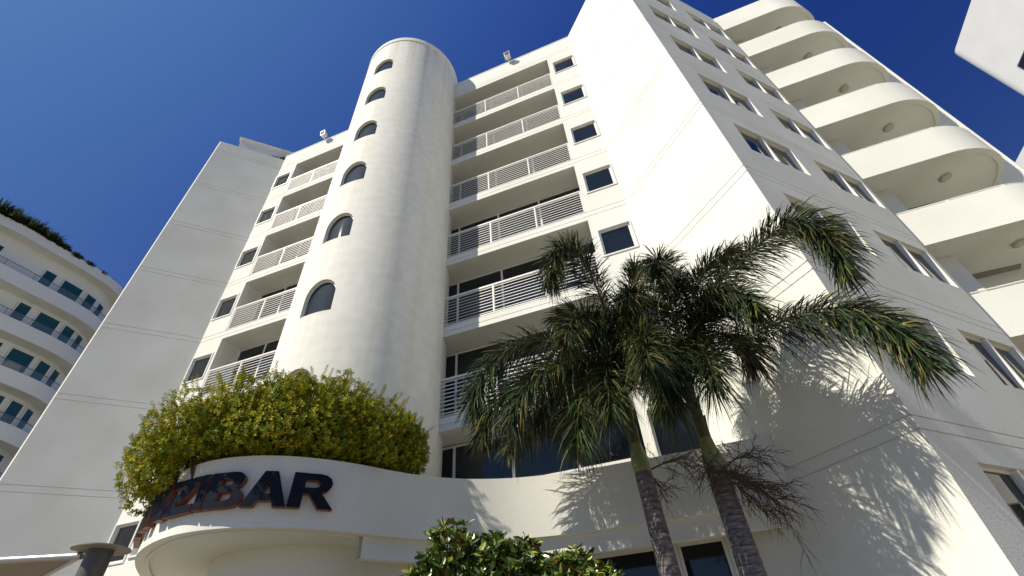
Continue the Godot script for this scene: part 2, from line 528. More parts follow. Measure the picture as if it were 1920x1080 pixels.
	part("roof_planter", m, M.neighbour, b)
	stair_tower(b)
	canopy(b)
	round_balconies(b)
	return b

func slab(outline: PackedVector2Array, y: float, thick: float) -> MB:
	var m := MB.new()
	var ix := Geometry2D.triangulate_polygon(outline)
	for i in range(0, ix.size(), 3):
		for e in [[y, Vector3.DOWN], [y + thick, Vector3.UP]]:
			var p := []
			for j in 3: p.append(Vector3(outline[ix[i + j]].x, e[0], outline[ix[i + j]].y))
			m.tri(p[0], p[1], p[2], e[1], e[1], e[1])
	for i in outline.size():
		var a := outline[i]
		var c := outline[(i + 1) % outline.size()]
		m.quad(Vector3(a.x, y, a.y), Vector3(c.x, y, c.y), Vector3(c.x, y + thick, c.y), Vector3(a.x, y + thick, a.y), Vector3(c.y - a.y, 0, a.x - c.x))
	return m

const TOWER := Vector3(1.174, 0, -12.43)
const TOWER_R := 2.4
const TOWER_TOP := 27.1
func tp(a: float, y: float, r: float) -> Vector3:
	return TOWER + Vector3(sin(a) * r, y, cos(a) * r)
func stair_tower(b: Node3D):
	var m := MB.new()
	var a0 := deg_to_rad(-55.5)
	var a1 := deg_to_rad(-32.0)
	var half := (a1 - a0) / 2.0
	var mid := (a0 + a1) / 2.0
	var bottoms := []
	for k in 7: bottoms.append(23.76 - 2.87 * (6 - k))
	var arch := func(a: float) -> float:
		var x := clampf((a - mid) / half, -1.0, 1.0)
		return 0.66 + 0.52 * sqrt(maxf(0.0, 1.0 - x * x))
	var strip := func(aa: float, ab: float, ya0: float, ya1: float, yb0: float, yb1: float):
		var p := [tp(aa, ya0, TOWER_R), tp(ab, yb0, TOWER_R), tp(ab, yb1, TOWER_R), tp(aa, ya1, TOWER_R)]
		var na := Vector3(sin(aa), 0, cos(aa))
		var nb := Vector3(sin(ab), 0, cos(ab))
		var ua := aa / TAU + 0.5
		var ub := ab / TAU + 0.5
		m.squad(p[0], p[1], p[2], p[3], na, nb, nb, na, Vector2(ua, 1 - ya0 / TOWER_TOP), Vector2(ub, 1 - yb0 / TOWER_TOP), Vector2(ub, 1 - yb1 / TOWER_TOP), Vector2(ua, 1 - ya1 / TOWER_TOP))
	var base := 3.9
	var n := 84
	for i in n:       # the plain part of the drum
		var aa := a1 + (TAU - 2 * half) * i / n
		var ab := a1 + (TAU - 2 * half) * (i + 1) / n
		strip.call(aa, ab, base, TOWER_TOP, base, TOWER_TOP)
	var ws := 18
	for i in ws:
		# steps are finer towards the jambs so that the arch springs cleanly
		var aa := mid - half * cos(PI * i / ws)
		var ab := mid - half * cos(PI * (i + 1) / ws)
		var la := base
		var lb := base
		for y in bottoms:
			strip.call(aa, ab, la, y, lb, y)
			la = y + arch.call(aa); lb = y + arch.call(ab)
		strip.call(aa, ab, la, TOWER_TOP, lb, TOWER_TOP)
	part("stair_tower", m, M.tower, b)
	var deep := 0.12
	for y in bottoms:
		var r := MB.new()
		for i in ws:
			var aa := mid - half * cos(PI * i / ws)
			var ab := mid - half * cos(PI * (i + 1) / ws)
			var ha: float = arch.call(aa)
			var hb: float = arch.call(ab)
			r.quad(tp(aa, y + ha, TOWER_R), tp(ab, y + hb, TOWER_R), tp(ab, y + hb, TOWER_R - deep), tp(aa, y + ha, TOWER_R - deep), Vector3(0, -1, 0) + (tp(mid, 0.0, 1) - tp((aa + ab) / 2, 0.0, 1)))
			r.quad(tp(aa, y, TOWER_R), tp(ab, y, TOWER_R), tp(ab, y, TOWER_R - deep), tp(aa, y, TOWER_R - deep), Vector3.UP)
		for a in [a0, a1]:
			r.quad(tp(a, y, TOWER_R), tp(a, y + 0.66, TOWER_R), tp(a, y + 0.66, TOWER_R - deep), tp(a, y, TOWER_R - deep), tp(mid, 0, 1) - tp(a, 0, 1))
		var w := part("arched_window", r, M.stucco, b)
		var g := MB.new()
		var fm := MB.new()
		var sl := MB.new()
		for i in ws:
			var aa := mid - half * cos(PI * i / ws)
			var ab := mid - half * cos(PI * (i + 1) / ws)
			var ha: float = arch.call(aa)
			var hb: float = arch.call(ab)
			g.quad(tp(aa, y, TOWER_R - deep + 0.01), tp(ab, y, TOWER_R - deep + 0.01), tp(ab, y + hb, TOWER_R - deep + 0.01), tp(aa, y + ha, TOWER_R - deep + 0.01), tp(mid, 0, 1) - TOWER)
			var c := Vector2(mid, 0.5)
			var pa := Vector2(aa, ha).lerp(c, 0.07)
			var pb := Vector2(ab, hb).lerp(c, 0.07)
			fm.quad(tp(aa, y + ha, TOWER_R - deep + 0.03), tp(ab, y + hb, TOWER_R - deep + 0.03), tp(pb.x, y + pb.y, TOWER_R - deep + 0.03), tp(pa.x, y + pa.y, TOWER_R - deep + 0.03), tp(mid, 0, 1) - TOWER)
			sl.quad(tp(aa, y + 0.002, TOWER_R - deep + 0.03), tp(ab, y + 0.002, TOWER_R - deep + 0.03), tp(ab, y + 0.04, TOWER_R - deep + 0.03), tp(aa, y + 0.04, TOWER_R - deep + 0.03), tp(mid, 0, 1) - TOWER)
		part("pane", g, M.clear_glass, w)
		part("frame", fm, M.paint, w)
		part("sill", sl, M.paint, w)
	# rim, roof disc and the stair behind the glass
	m = MB.new()
	for i in 96:
		var aa := TAU * i / 96.0
		var ab := TAU * (i + 1) / 96.0
		var na := Vector3(sin(aa), 0, cos(aa))
		var nb := Vector3(sin(ab), 0, cos(ab))
		m.squad(tp(aa, 26.85, 2.43), tp(ab, 26.85, 2.43), tp(ab, 27.16, 2.43), tp(aa, 27.16, 2.43), na, nb, nb, na)
		m.quad(tp(aa, 26.85, 2.43), tp(ab, 26.85, 2.43), tp(ab, 26.85, 2.38), tp(aa, 26.85, 2.38), Vector3.DOWN)
		m.tri(tp(aa, 27.16, 2.43), tp(ab, 27.16, 2.43), tp(0, 27.16, 0), Vector3.UP, Vector3.UP, Vector3.UP)
	part("rim", m, M.stucco, b)
	m = MB.new()
	for i in 48:
		var aa := TAU * i / 48.0
		var ab := TAU * (i + 1) / 48.0
		m.quad(tp(aa, 4, 1.2), tp(ab, 4, 1.2), tp(ab, 26.8, 1.2), tp(aa, 26.8, 1.2), tp(aa, 0, 1) - TOWER)
	part("stair_core", m, M.stucco, b)

# plan of the canopy's outer edge, from the sunlit wing round to the main front
func canopy_edge() -> PackedVector2Array:
	var k := [[7.525, -5.305], [6.5, -6.33], [5.55, -7.26], [4.7, -7.95], [3.95, -8.4], [3.2, -8.65], [2.6, -8.72], [2.08, -8.69], [1.59, -8.6], [1.1, -8.47], [0.6, -8.38], [0.05, -8.36], [-0.4, -8.42], [-0.8, -8.56], [-1.2, -8.81], [-1.55, -9.18], [-1.85, -9.72], [-2.08, -10.4], [-2.2, -11.2], [-2.24, -12.2], [-2.24, -14.0], [-2.24, -16.3]]
	var o := PackedVector2Array()
	for i in k.size() - 1:
		var p0 := Vector2(k[maxi(i - 1, 0)][0], k[maxi(i - 1, 0)][1])
		var p1 := Vector2(k[i][0], k[i][1])
		var p2 := Vector2(k[i + 1][0], k[i + 1][1])
		var p3 := Vector2(k[mini(i + 2, k.size() - 1)][0], k[mini(i + 2, k.size() - 1)][1])
		for s in 5:
			o.append(p1.cubic_interpolate(p2, p0, p3, s / 5.0))
	o.append(Vector2(-2.24, -16.3))
	return o
func outward(e: PackedVector2Array, i: int) -> Vector2:
	var d := (e[mini(i + 1, e.size() - 1)] - e[maxi(i - 1, 0)]).normalized()
	return Vector2(d.y, -d.x) * -1.0 if Vector2(d.y, -d.x).dot(Vector2(-1, 1)) < -1.5 else Vector2(d.y, -d.x)
func v3(p: Vector2, y: float) -> Vector3:
	return Vector3(p.x, y, p.y)
const LIP := 4.77
const UNDER := 3.69
func band(m: MB, e: PackedVector2Array, i0: int, i1: int, y0: float, y1: float, set0: float, thick: float, sign := 1.0):
	for i in range(i0, i1):
		var na := outward(e, i) * sign
		var nb := outward(e, i + 1) * sign
		var a := e[i] - na * set0
		var c := e[i + 1] - nb * set0
		var ai := a - na * thick
		var ci := c - nb * thick
		m.squad(v3(a, y0), v3(c, y0), v3(c, y1), v3(a, y1), v3(na, 0), v3(nb, 0), v3(nb, 0), v3(na, 0))
		m.squad(v3(ai, y0), v3(ci, y0), v3(ci, y1), v3(ai, y1), v3(-na, 0), v3(-nb, 0), v3(-nb, 0), v3(-na, 0))
		m.quad(v3(a, y1), v3(c, y1), v3(ci, y1), v3(ai, y1), Vector3.UP)
		m.quad(v3(a, y0), v3(c, y0), v3(ci, y0), v3(ai, y0), Vector3.DOWN)
func canopy(b: Node3D):
	var e := canopy_edge()
	var m := MB.new()
	band(m, e, 0, e.size() - 1, UNDER, LIP, 0.0, 0.18)
	part("canopy_fascia", m, M.stucco, b)
	var last := 0
	for i in e.size():
		if e[i].x < 1.27: break
		last = i
	# drip strip just inside the lower edge, then the soffit
	m = MB.new()
	band(m, e, last + 1, e.size() - 1, UNDER - 0.025, UNDER - 0.002, 0.16, 0.05)
	part("drip_strip", m, M.stucco, b)
	var inner := PackedVector2Array()
	for i in e.size(): inner.append(e[i] - outward(e, i) * 0.1)
	inner.append(Vector2(7.4, -6.76))
	part("soffit", slab(inner, UNDER + 0.03, 0.12), M.stucco, b)
	part("planting_bed", slab(inner, LIP - 0.3, 0.05), M.soil, b)
	# lower step of the soffit from the entrance drum to the wing
	m = MB.new()
	band(m, e, 0, last, 3.37, UNDER + 0.02, 0.12, 0.15)
	part("lower_fascia", m, M.stucco, b)
	# entrance drum and the wall beside it
	m = MB.new()
	for i in 48:
		var aa := deg_to_rad(-150.0 + 200.0 * i / 48.0)
		var ab := deg_to_rad(-150.0 + 200.0 * (i + 1) / 48.0)
		var c := Vector3(0.9, 0, -11.4)
		var na := Vector3(sin(aa), 0, cos(aa))
		var nb := Vector3(sin(ab), 0, cos(ab))
		m.squad(c + na * 1.96, c + nb * 1.96, c + nb * 1.96 + Vector3.UP * 3.75, c + na * 1.96 + Vector3.UP * 3.75, na, nb, nb, na)
	part("entrance_drum", m, M.stucco, b)
	m = MB.new()
	m.hexa([Vector3(1.2, 0, -9.9), Vector3(4.9, 0, -9.9), Vector3(4.6, 0, -9.56), Vector3(1.2, 0, -9.56), Vector3(1.2, 3.75, -9.9), Vector3(4.9, 3.75, -9.9), Vector3(4.6, 3.75, -9.56), Vector3(1.2, 3.75, -9.56)])
	part("wall", m, M.stucco, b)

func round_balconies(b: Node3D):
	# plan: straight along fB, then a quarter round
	var plan := []
	plan.append(Vector2(-1.6, -0.24)); plan.append(Vector2(2.55, -0.24))
	for i in range(1, 15):
		var a := PI / 2 * i / 14.0
		plan.append(Vector2(2.55 + 1.9 * sin(a), -0.24 - 1.9 * (1 - cos(a))))
	plan.append(Vector2(4.45, -2.6))
	var norms := []
	for i in plan.size():
		var d: Vector2 = (plan[mini(i + 1, plan.size() - 1)] - plan[maxi(i - 1, 0)]).normalized()
		norms.append(Vector2(-d.y, d.x))
	norms[0] = Vector2(0, 1)
	var w3 := func(p: Vector2, y: float) -> Vector3: return fB.at(p.x, y, p.y)
	for k in 7:
		var y0 := 6.92 + STOREY * k
		if k == 6: y0 = 24.7
		var y1 := y0 + (1.24 if k < 6 else 1.45)
		var m := MB.new()
		for i in plan.size() - 1:
			var na: Vector2 = norms[i]
			var nb: Vector2 = norms[i + 1]
			var wa := fB.u * na.x + fB.o * na.y
			var wb := fB.u * nb.x + fB.o * nb.y
			for e in [[0.0, 1.0], [0.16, -1.0]]:
				var a: Vector2 = plan[i] - na * e[0]
				var c: Vector2 = plan[i + 1] - nb * e[0]
				m.squad(w3.call(a, y0), w3.call(c, y0), w3.call(c, y1), w3.call(a, y1), wa * e[1], wb * e[1], wb * e[1], wa * e[1])
			m.quad(w3.call(plan[i], y1), w3.call(plan[i + 1], y1), w3.call(plan[i + 1] - nb * 0.16, y1), w3.call(plan[i] - na * 0.16, y1), Vector3.UP)
			m.quad(w3.call(plan[i], y0), w3.call(plan[i + 1], y0), w3.call(plan[i + 1] - nb * 0.16, y0), w3.call(plan[i] - na * 0.16, y0), Vector3.DOWN)
		var bal := part("round_balcony", m, M.stucco, b)
		var sp := PackedVector2Array()
		for i in plan.size():
			var q: Vector3 = w3.call(plan[i] - norms[i] * 0.12, 0)
			sp.append(Vector2(q.x, q.z))
		var q1: Vector3 = w3.call(Vector2(4.3, -3.4), 0)
		var q2: Vector3 = w3.call(Vector2(-1.6, -3.4), 0)
		sp.append(Vector2(q1.x, q1.z)); sp.append(Vector2(q2.x, q2.z))
		part("soffit", slab(sp, y0 + 0.04, 0.2), M.stucco, bal)
		# round ceiling lamp
		m = MB.new()
		var lc := fB.at(2.7, y0 + 0.04, -1.28)
		for i in 20:
			var aa := TAU * i / 20.0
			var ab := TAU * (i + 1) / 20.0
			var da := Vector3(sin(aa), 0, cos(aa))
			var db := Vector3(sin(ab), 0, cos(ab))
			m.squad(lc + da * 0.17, lc + db * 0.17, lc + db * 0.17 + Vector3.DOWN * 0.05, lc + da * 0.17 + Vector3.DOWN * 0.05, da, db, db, da)
			m.squad(lc + da * 0.17 + Vector3.DOWN * 0.05, lc + db * 0.17 + Vector3.DOWN * 0.05, lc + db * 0.10 + Vector3.DOWN * 0.09, lc + da * 0.10 + Vector3.DOWN * 0.09, da, db, Vector3.DOWN, Vector3.DOWN)
			m.tri(lc + da * 0.10 + Vector3.DOWN * 0.09, lc + db * 0.10 + Vector3.DOWN * 0.09, lc + Vector3.DOWN * 0.095, Vector3.DOWN, Vector3.DOWN, Vector3.DOWN)
		part("ceiling_lamp", m, M.lamp_glass, bal)
		if k < 6:
			m = MB.new()
			var line := []
			for i in plan.size(): line.append(w3.call(plan[i] - norms[i] * 0.06, y1 + 0.075))
			var rad := []
			for i in line.size(): rad.append(0.022)
			m.tube(line, rad, 8)
			for u in [0.2, 1.5, 2.8]:
				fB.box(m, u - 0.03, u + 0.03, y1, y1 + 0.07, -0.32, -0.28)
			part("handrail", m, M.rail, bal)
			# pier and door at the back of the balcony
			m = MB.new()
			fB.box(m, -1.2, 1.12, y0 + 0.242, y0 + STOREY + 0.038, -1.5, -1.1)
			part("pier", m, M.stucco, bal)
	var m := MB.new()
	wall_grid(m, Fr.new(fB.at(-1.5, 0, -2.62), fB.u, fB.o), 0, 7.1, 0, ROOF + 0.3, 0.3, door_holes(), [])
	part("wall", m, M.stucco, b)
	for r in door_holes():
		window(b, Fr.new(fB.at(-1.5, 0, -2.62), fB.u, fB.o), r[0], r[1], r[2], r[3], 0.08, [(r[0] + r[1]) / 2], 0.06, -1)
func door_holes() -> Array:
	var o := []
	for k in 6: o.append([2.8, 4.6, 7.2 + STOREY * k, 9.5 + STOREY * k])
	return o

# ---------------------------------------------------------------- sign letters
func sign_letters():
	var t := thing("building_sign", "row of dark raised capital letters standing along the curved canopy fascia", "sign", Vector3(0, UNDER, -8.5))
	var polys := {
		"Z": [[[0.02, 1], [0.84, 1], [0.84, 0.78], [0.36, 0.22], [0.84, 0.22], [0.84, 0], [0, 0], [0, 0.22], [0.48, 0.78], [0.02, 0.78]]],
		"A": [[[0, 0], [0.36, 1], [0.66, 1], [1.02, 0], [0.72, 0], [0.51, 0.66], [0.28, 0]], [[0.30, 0.16], [0.36, 0.35], [0.80, 0.35], [0.86, 0.16]]],
		"N": [[[0, 0], [0, 1], [0.26, 1], [0.60, 0.42], [0.60, 1], [0.86, 1], [0.86, 0], [0.60, 0], [0.26, 0.58], [0.26, 0]]],
		"I": [[[0, 0], [0, 1], [0.28, 1], [0.28, 0]]],
		"B": [[[0, 0], [0, 1], [0.55, 1], [0.68, 0.98], [0.78, 0.91], [0.82, 0.80], [0.81, 0.69], [0.76, 0.60], [0.68, 0.53], [0.78, 0.47], [0.84, 0.38], [0.86, 0.27], [0.83, 0.14], [0.75, 0.04], [0.62, 0]], [[0.28, 0.61], [0.28, 0.80], [0.48, 0.80], [0.55, 0.77], [0.57, 0.705], [0.55, 0.64], [0.48, 0.61]], [[0.28, 0.19], [0.28, 0.42], [0.51, 0.42], [0.59, 0.38], [0.61, 0.305], [0.59, 0.23], [0.51, 0.19]]],
		"R": [[[0, 0], [0, 1], [0.60, 1], [0.75, 0.97], [0.86, 0.89], [0.91, 0.77], [0.90, 0.64], [0.83, 0.52], [0.70, 0.44], [1.02, 0], [0.68, 0], [0.42, 0.40], [0.29, 0.40], [0.29, 0]], [[0.29, 0.58], [0.29, 0.80], [0.53, 0.80], [0.61, 0.76], [0.63, 0.69], [0.61, 0.62], [0.53, 0.58]]]}
	var e := canopy_edge()
	# arc length from the right hand end of the R leftwards
	var along := PackedFloat32Array([0.0])
	for i in range(1, e.size()): along.append(along[i - 1] + e[i].distance_to(e[i - 1]))
	var start := 0.0
	for i in e.size():
		if e[i].x < 0.74:
			start = along[i]; break
	var place := func(s: float, out: float, y: float) -> Vector3:
		var i := 1
		while i < along.size() - 1 and along[i] < s: i += 1
		var f := (s - along[i - 1]) / maxf(along[i] - along[i - 1], 1e-5)
		var nn := outward(e, i - 1).lerp(outward(e, i), f).normalized()
		return v3(e[i - 1].lerp(e[i], f) + nn * out, y)
	var high := 0.53
	var low := 3.945
	var s := start
	for set_out in [["R", 0.04, 0.70], ["A", 0.71, 1.33], ["B", 1.34, 1.87], ["I", 1.90, 2.03], ["Z", 2.07, 2.64], ["N", 2.70, 3.36], ["A", 3.42, 4.04], ["Z", 4.08, 4.65]]:
		var ch: String = set_out[0]
		var w := 0.0
		for p in polys[ch][0]: w = maxf(w, p[0])
		var scale: float = (set_out[2] - set_out[1]) / w
		var shapes: Array = polys[ch]
		var face := []     # pieces of the letter's face, holes removed
		var main := PackedVector2Array()
		for p in shapes[0]: main.append(Vector2(p[0] + 0.02 * p[1], p[1]))
		var solids := [main]
		if ch == "A":
			var bar := PackedVector2Array()
			for p in shapes[1]: bar.append(Vector2(p[0] + 0.02 * p[1], p[1]))
			solids = Geometry2D.merge_polygons(main, bar)
			var outer := []
			var hole := []
			for q in solids:
				if Geometry2D.is_polygon_clockwise(q): hole.append(q)
				else: outer.append(q)
			if outer.is_empty(): outer = [main, bar]
			shapes = [outer, hole]
			face = outer
			for h in hole: face = cut(face, h)
		else:
			face = [main]
			for i in range(1, shapes.size()):
				var h := PackedVector2Array()
				for p in shapes[i]: h.append(Vector2(p[0] + 0.02 * p[1], p[1]))
				face = cut(face, h)
		s = start + set_out[2]
		var m := MB.new()
		var sd := MB.new()
		var stand := 0.03
		var deep := 0.10
		for poly in face:
			var ix := Geometry2D.triangulate_polygon(poly)
			var at := func(p: Vector2, out: float) -> Vector3: return place.call(s - p.x * scale, out, low + p.y * high)
			for i in range(0, ix.size(), 3):
				var a: Vector3 = at.call(poly[ix[i]], stand + deep)
				var c: Vector3 = at.call(poly[ix[i + 1]], stand + deep)
				var d: Vector3 = at.call(poly[ix[i + 2]], stand + deep)
				var nn := v3(outward(e, 0), 0)
				var mid: Vector3 = (a + c + d) / 3.0
				nn = (mid - Vector3(0.4, mid.y, -11.0)).normalized()
				m.tri(a, c, d, nn, nn, nn)
				sd.quad(at.call(poly[ix[i]], stand), at.call(poly[ix[i + 1]], stand), at.call(poly[ix[i + 2]], stand), at.call(poly[ix[i + 2]], stand), -nn)
			for i in poly.size():
				var p: Vector2 = poly[i]
				var q: Vector2 = poly[(i + 1) % poly.size()]
				var mid2 := (p + q) / 2
				var dd := (q - p).normalized()
				var side := Vector2(dd.y, -dd.x)
				if Geometry2D.is_point_in_polygon(mid2 + side * 0.01, poly): side = -side
				var w3 := (at.call(mid2 + side * 0.05, stand) as Vector3) - (at.call(mid2, stand) as Vector3)
				sd.quad(at.call(p, stand), at.call(q, stand), at.call(q, stand + deep), at.call(p, stand + deep), w3)
		var l := part("letter", m, M.letter_face, t)
		part("return_edge", sd, M.letter_side, l)
func cut(pieces: Array, hole: PackedVector2Array) -> Array:
	# halves the plane through the hole's middle so that no piece keeps a hole
	var c := Vector2.ZERO
	for p in hole: c += p
	c /= hole.size()
	var o := []
	for half in [PackedVector2Array([Vector2(-9, c.y), Vector2(9, c.y), Vector2(9, 9), Vector2(-9, 9)]), PackedVector2Array([Vector2(-9, -9), Vector2(9, -9), Vector2(9, c.y), Vector2(-9, c.y)])]:
		for p in pieces:
			for q in Geometry2D.intersect_polygons(p, half):
				for r in Geometry2D.clip_polygons(q, hole): o.append(r)
	return o

# ---------------------------------------------------------------- small fittings
func floodlight(u: float, label: String):
	var at := fF.at(u, ROOF - 0.15, 0.0)
	var t := thing("floodlight", label, "floodlight", at, "floodlights on the parapet")
	var m := MB.new()
	fF.box(m, u - 0.03, u + 0.03, ROOF - 0.3, ROOF - 0.15, 0.0, 0.03)
	fF.box(m, u - 0.02, u + 0.02, ROOF - 0.2, ROOF - 0.16, 0.03, 0.26)
	fF.box(m, u - 0.02, u + 0.02, ROOF - 0.16, ROOF - 0.02, 0.22, 0.26)
	part("bracket", m, M.paint, t)
	m = MB.new()
	m.hexa([fF.at(u - 0.15, ROOF - 0.02, 0.14), fF.at(u + 0.15, ROOF - 0.02, 0.14), fF.at(u + 0.15, ROOF - 0.08, 0.38), fF.at(u - 0.15, ROOF - 0.08, 0.38), fF.at(u - 0.11, ROOF + 0.2, 0.16), fF.at(u + 0.11, ROOF + 0.2, 0.16), fF.at(u + 0.15, ROOF + 0.24, 0.44), fF.at(u - 0.15, ROOF + 0.24, 0.44)])
	var hs := part("housing", m, M.paint, t)
	m = MB.new()
	m.hexa([fF.at(u - 0.11, ROOF - 0.03, 0.395), fF.at(u + 0.11, ROOF - 0.03, 0.395), fF.at(u + 0.11, ROOF - 0.03, 0.405), fF.at(u - 0.11, ROOF - 0.03, 0.405), fF.at(u - 0.11, ROOF + 0.2, 0.435), fF.at(u + 0.11, ROOF + 0.2, 0.435), fF.at(u + 0.11, ROOF + 0.2, 0.446), fF.at(u - 0.11, ROOF + 0.2, 0.446)])
	part("lens", m, M.seal, hs)

func awning_and_post():
	var t := thing("awning_post", "dark grey round post under a flat disc cap beside the taupe awning", "post", Vector3(-1.52, 0, -6.12))
	var m := MB.new()
	m.tube([Vector3(-1.52, 0, -6.12), Vector3(-1.52, 2.86, -6.12)], [0.105, 0.105], 24)
	part("pole", m, M.dark_steel, t)
	m = MB.new()
	m.tube([Vector3(-1.52, 2.86, -6.12), Vector3(-1.52, 2.874, -6.12)], [0.24, 0.235], 40)
	part("disc_cap", m, M.zinc, t)
	var a := Vector3(-1.68, 2.83, -6.23)
	var b := Vector3(-7.0, 2.75, -8.0)
	var c := Vector3(-7.8, 3.0, -12.0)
	var d := Vector3(-2.75, 2.95, -8.6)
	t = thing("awning", "taupe fabric awning with pale metal edge bars below the plain end wall", "awning", a)
	m = MB.new()
	var g := 16
	for i in g:
		for j in g:
			var f := func(x: float, y: float) -> Vector3:
				var p := a.lerp(b, x).lerp(d.lerp(c, x), y)
				return p + Vector3.DOWN * 0.12 * sin(PI * x) * sin(PI * y)
			m.quad(f.call(i / 16.0, j / 16.0), f.call((i + 1) / 16.0, j / 16.0), f.call((i + 1) / 16.0, (j + 1) / 16.0), f.call(i / 16.0, (j + 1) / 16.0), Vector3.UP)
	part("fabric", m, M.fabric, t)
	m = MB.new()
	for e in [[a, d], [a, b], [b, c], [c, d]]:
		m.tube([e[0], e[1]], [0.03, 0.03], 10)
	part("frame", m, M.steel, t)
	m = MB.new()
	m.tube([a + Vector3(0.02, 0.02, 0.02), Vector3(-1.52, 2.8, -6.12)], [0.02, 0.02], 8)
	m.tube([b, Vector3(b.x, 0, b.z)], [0.035, 0.035], 10)
	m.tube([c, Vector3(c.x, 0, c.z)], [0.035, 0.035], 10)
	m.tube([d, Vector3(d.x, 0, d.z)], [0.035, 0.035], 10)
	part("leg", m, M.steel, t)

# ---------------------------------------------------------------- neighbours
func curved_neighbour():
	var t := thing("curved_apartment_building", "pale apartment block with curved balcony bands and teal windows", "building", Vector3(-20, 0, -38))
	var k := [[-34.0, -26.5], [-30.0, -28.6], [-26.5, -30.8], [-23.0, -33.2], [-21.7, -34.05], [-20.4, -35.2], [-19.1, -36.35], [-17.9, -37.5], [-17.1, -38.5], [-16.6, -39.6], [-16.35, -41.0], [-16.3, -43.0]]
	var e := PackedVector2Array()
	for i in k.size() - 1:
		var p0 := Vector2(k[maxi(i - 1, 0)][0], k[maxi(i - 1, 0)][1])
		var p1 := Vector2(k[i][0], k[i][1])
		var p2 := Vector2(k[i + 1][0], k[i + 1][1])
		var p3 := Vector2(k[mini(i + 2, k.size() - 1)][0], k[mini(i + 2, k.size() - 1)][1])
		for s in 4: e.append(p1.cubic_interpolate(p2, p0, p3, s / 4.0))
	e.append(Vector2(-16.3, -43.0))
	var nrm := func(i: int) -> Vector2:
		var d := (e[mini(i + 1, e.size() - 1)] - e[maxi(i - 1, 0)]).normalized()
		return Vector2(-d.y, d.x)
	# back wall: straight runs broken by a slanted return
	var step := 3.1
	for lv in 9:
		var y0 := 28.35 if lv == 0 else 24.7 - step * (lv - 1)
		var y1 := 29.1 if lv == 0 else y0 + 1.0
		var m := MB.new()
		for i in e.size() - 1:
			var na: Vector2 = nrm.call(i)
			var nb: Vector2 = nrm.call(i + 1)
			var a := e[i]
			var c := e[i + 1]
			m.squad(v3(a, y0), v3(c, y0), v3(c, y1), v3(a, y1), v3(na, 0), v3(nb, 0), v3(nb, 0), v3(na, 0))
			m.quad(v3(a, y1), v3(c, y1), v3(c - nb * 0.18, y1), v3(a - na * 0.18, y1), Vector3.UP)
			m.quad(v3(a - na * 0.18, y0 + 0.3), v3(c - nb * 0.18, y0 + 0.3), v3(c - nb * 0.18, y1), v3(a - na * 0.18, y1), v3(-na, 0))
		var bd := part("balcony_band", m, M.neighbour, t)
		m = MB.new()
		for i in e.size() - 1:
			var na: Vector2 = nrm.call(i)
			var nb: Vector2 = nrm.call(i + 1)
			m.quad(v3(e[i], y0), v3(e[i + 1], y0), v3(e[i + 1] - nb * 2.6, y0 + (0.35 if lv == 0 else 0.0)), v3(e[i] - na * 2.6, y0 + (0.35 if lv == 0 else 0.0)), Vector3.DOWN)
		part("soffit", m, M.stucco, bd)
		if lv > 0:
			m = MB.new()
			var r := MB.new()
			var line := []
			var rad := []
			for i in e.size():
				var n2: Vector2 = nrm.call(i)
				line.append(v3(e[i] - n2 * 0.1, y1 + 0.52)); rad.append(0.022)
				if i < e.size() - 1:
					var n3: Vector2 = nrm.call(i + 1)
					m.quad(v3(e[i] - n2 * 0.1, y1 + 0.01), v3(e[i + 1] - n3 * 0.1, y1 + 0.01), v3(e[i + 1] - n3 * 0.1, y1 + 0.5), v3(e[i] - n2 * 0.1, y1 + 0.5), v3(n2, 0))
				if i % 4 == 1: r.tube([v3(e[i] - n2 * 0.1, y1), v3(e[i] - n2 * 0.1, y1 + 0.52)], [0.018, 0.018], 6)
			r.tube(line, rad, 6)
			part("handrail", r, M.dark_steel, bd)
			part("glass_balustrade", m, M.rail_glass, bd)
	# wall behind the balconies
	var base := PackedVector2Array()
	for i in e.size():
		var n2: Vector2 = nrm.call(i)
		base.append(e[i] - n2 * 1.1)
	var wm := MB.new()
	for i in e.size() - 1:
		wm.quad(v3(base[i], 0), v3(base[i + 1], 0), v3(base[i + 1], 28.6), v3(base[i], 28.6), v3(nrm.call(i), 0))
	part("wall", wm, M.neighbour, t)
	for lv in range(1, 8):
		var y0 := 24.7 - step * (lv - 1) + 0.25
		for q in [[9, 10], [11, 13], [14, 16], [22, 24], [25, 29], [30, 34], [35, 38]]:
			var na: Vector2 = nrm.call((q[0] + q[1]) / 2)
			var a := base[q[0]]
			var c := base[q[1]]
			var dir := (c - a).normalized()
			var f := Fr.new(v3(a, 0), v3(dir, 0), v3(na, 0))
			var w := a.distance_to(c)
			var m := MB.new()
			f.box(m, 0.0, w, y0, y0 + 0.06, 0.03, 0.12)
			f.box(m, 0.0, w, y0 + 2.54, y0 + 2.6, 0.03, 0.12)
			f.box(m, 0.0, 0.07, y0 + 0.06, y0 + 2.54, 0.03, 0.12)
			f.box(m, w - 0.07, w, y0 + 0.06, y0 + 2.54, 0.03, 0.12)
			var fr := part("window", m, M.neighbour, t)
			m = MB.new()
			f.box(m, 0.07, w - 0.07, y0 + 0.06, y0 + 2.54, 0.06, 0.08)
			part("pane", m, M.teal_glass, fr)
	var roofp := PackedVector2Array()
	for i in e.size(): roofp.append(e[i] - (nrm.call(i) as Vector2) * 0.3)
	roofp.append(Vector2(-20, -46)); roofp.append(Vector2(-40, -34))
	part("roof", slab(roofp, 28.75, 0.15), M.neighbour, t)
	part("end_wall", slab(PackedVector2Array([Vector2(-18.2, -43), Vector2(-17.9, -43), Vector2(-20, -46), Vector2(-40, -34), Vector2(-36, -29), Vector2(-36.5, -29), Vector2(-40.4, -34), Vector2(-20, -46.4)]), 0, 28.7), M.neighbour, t)
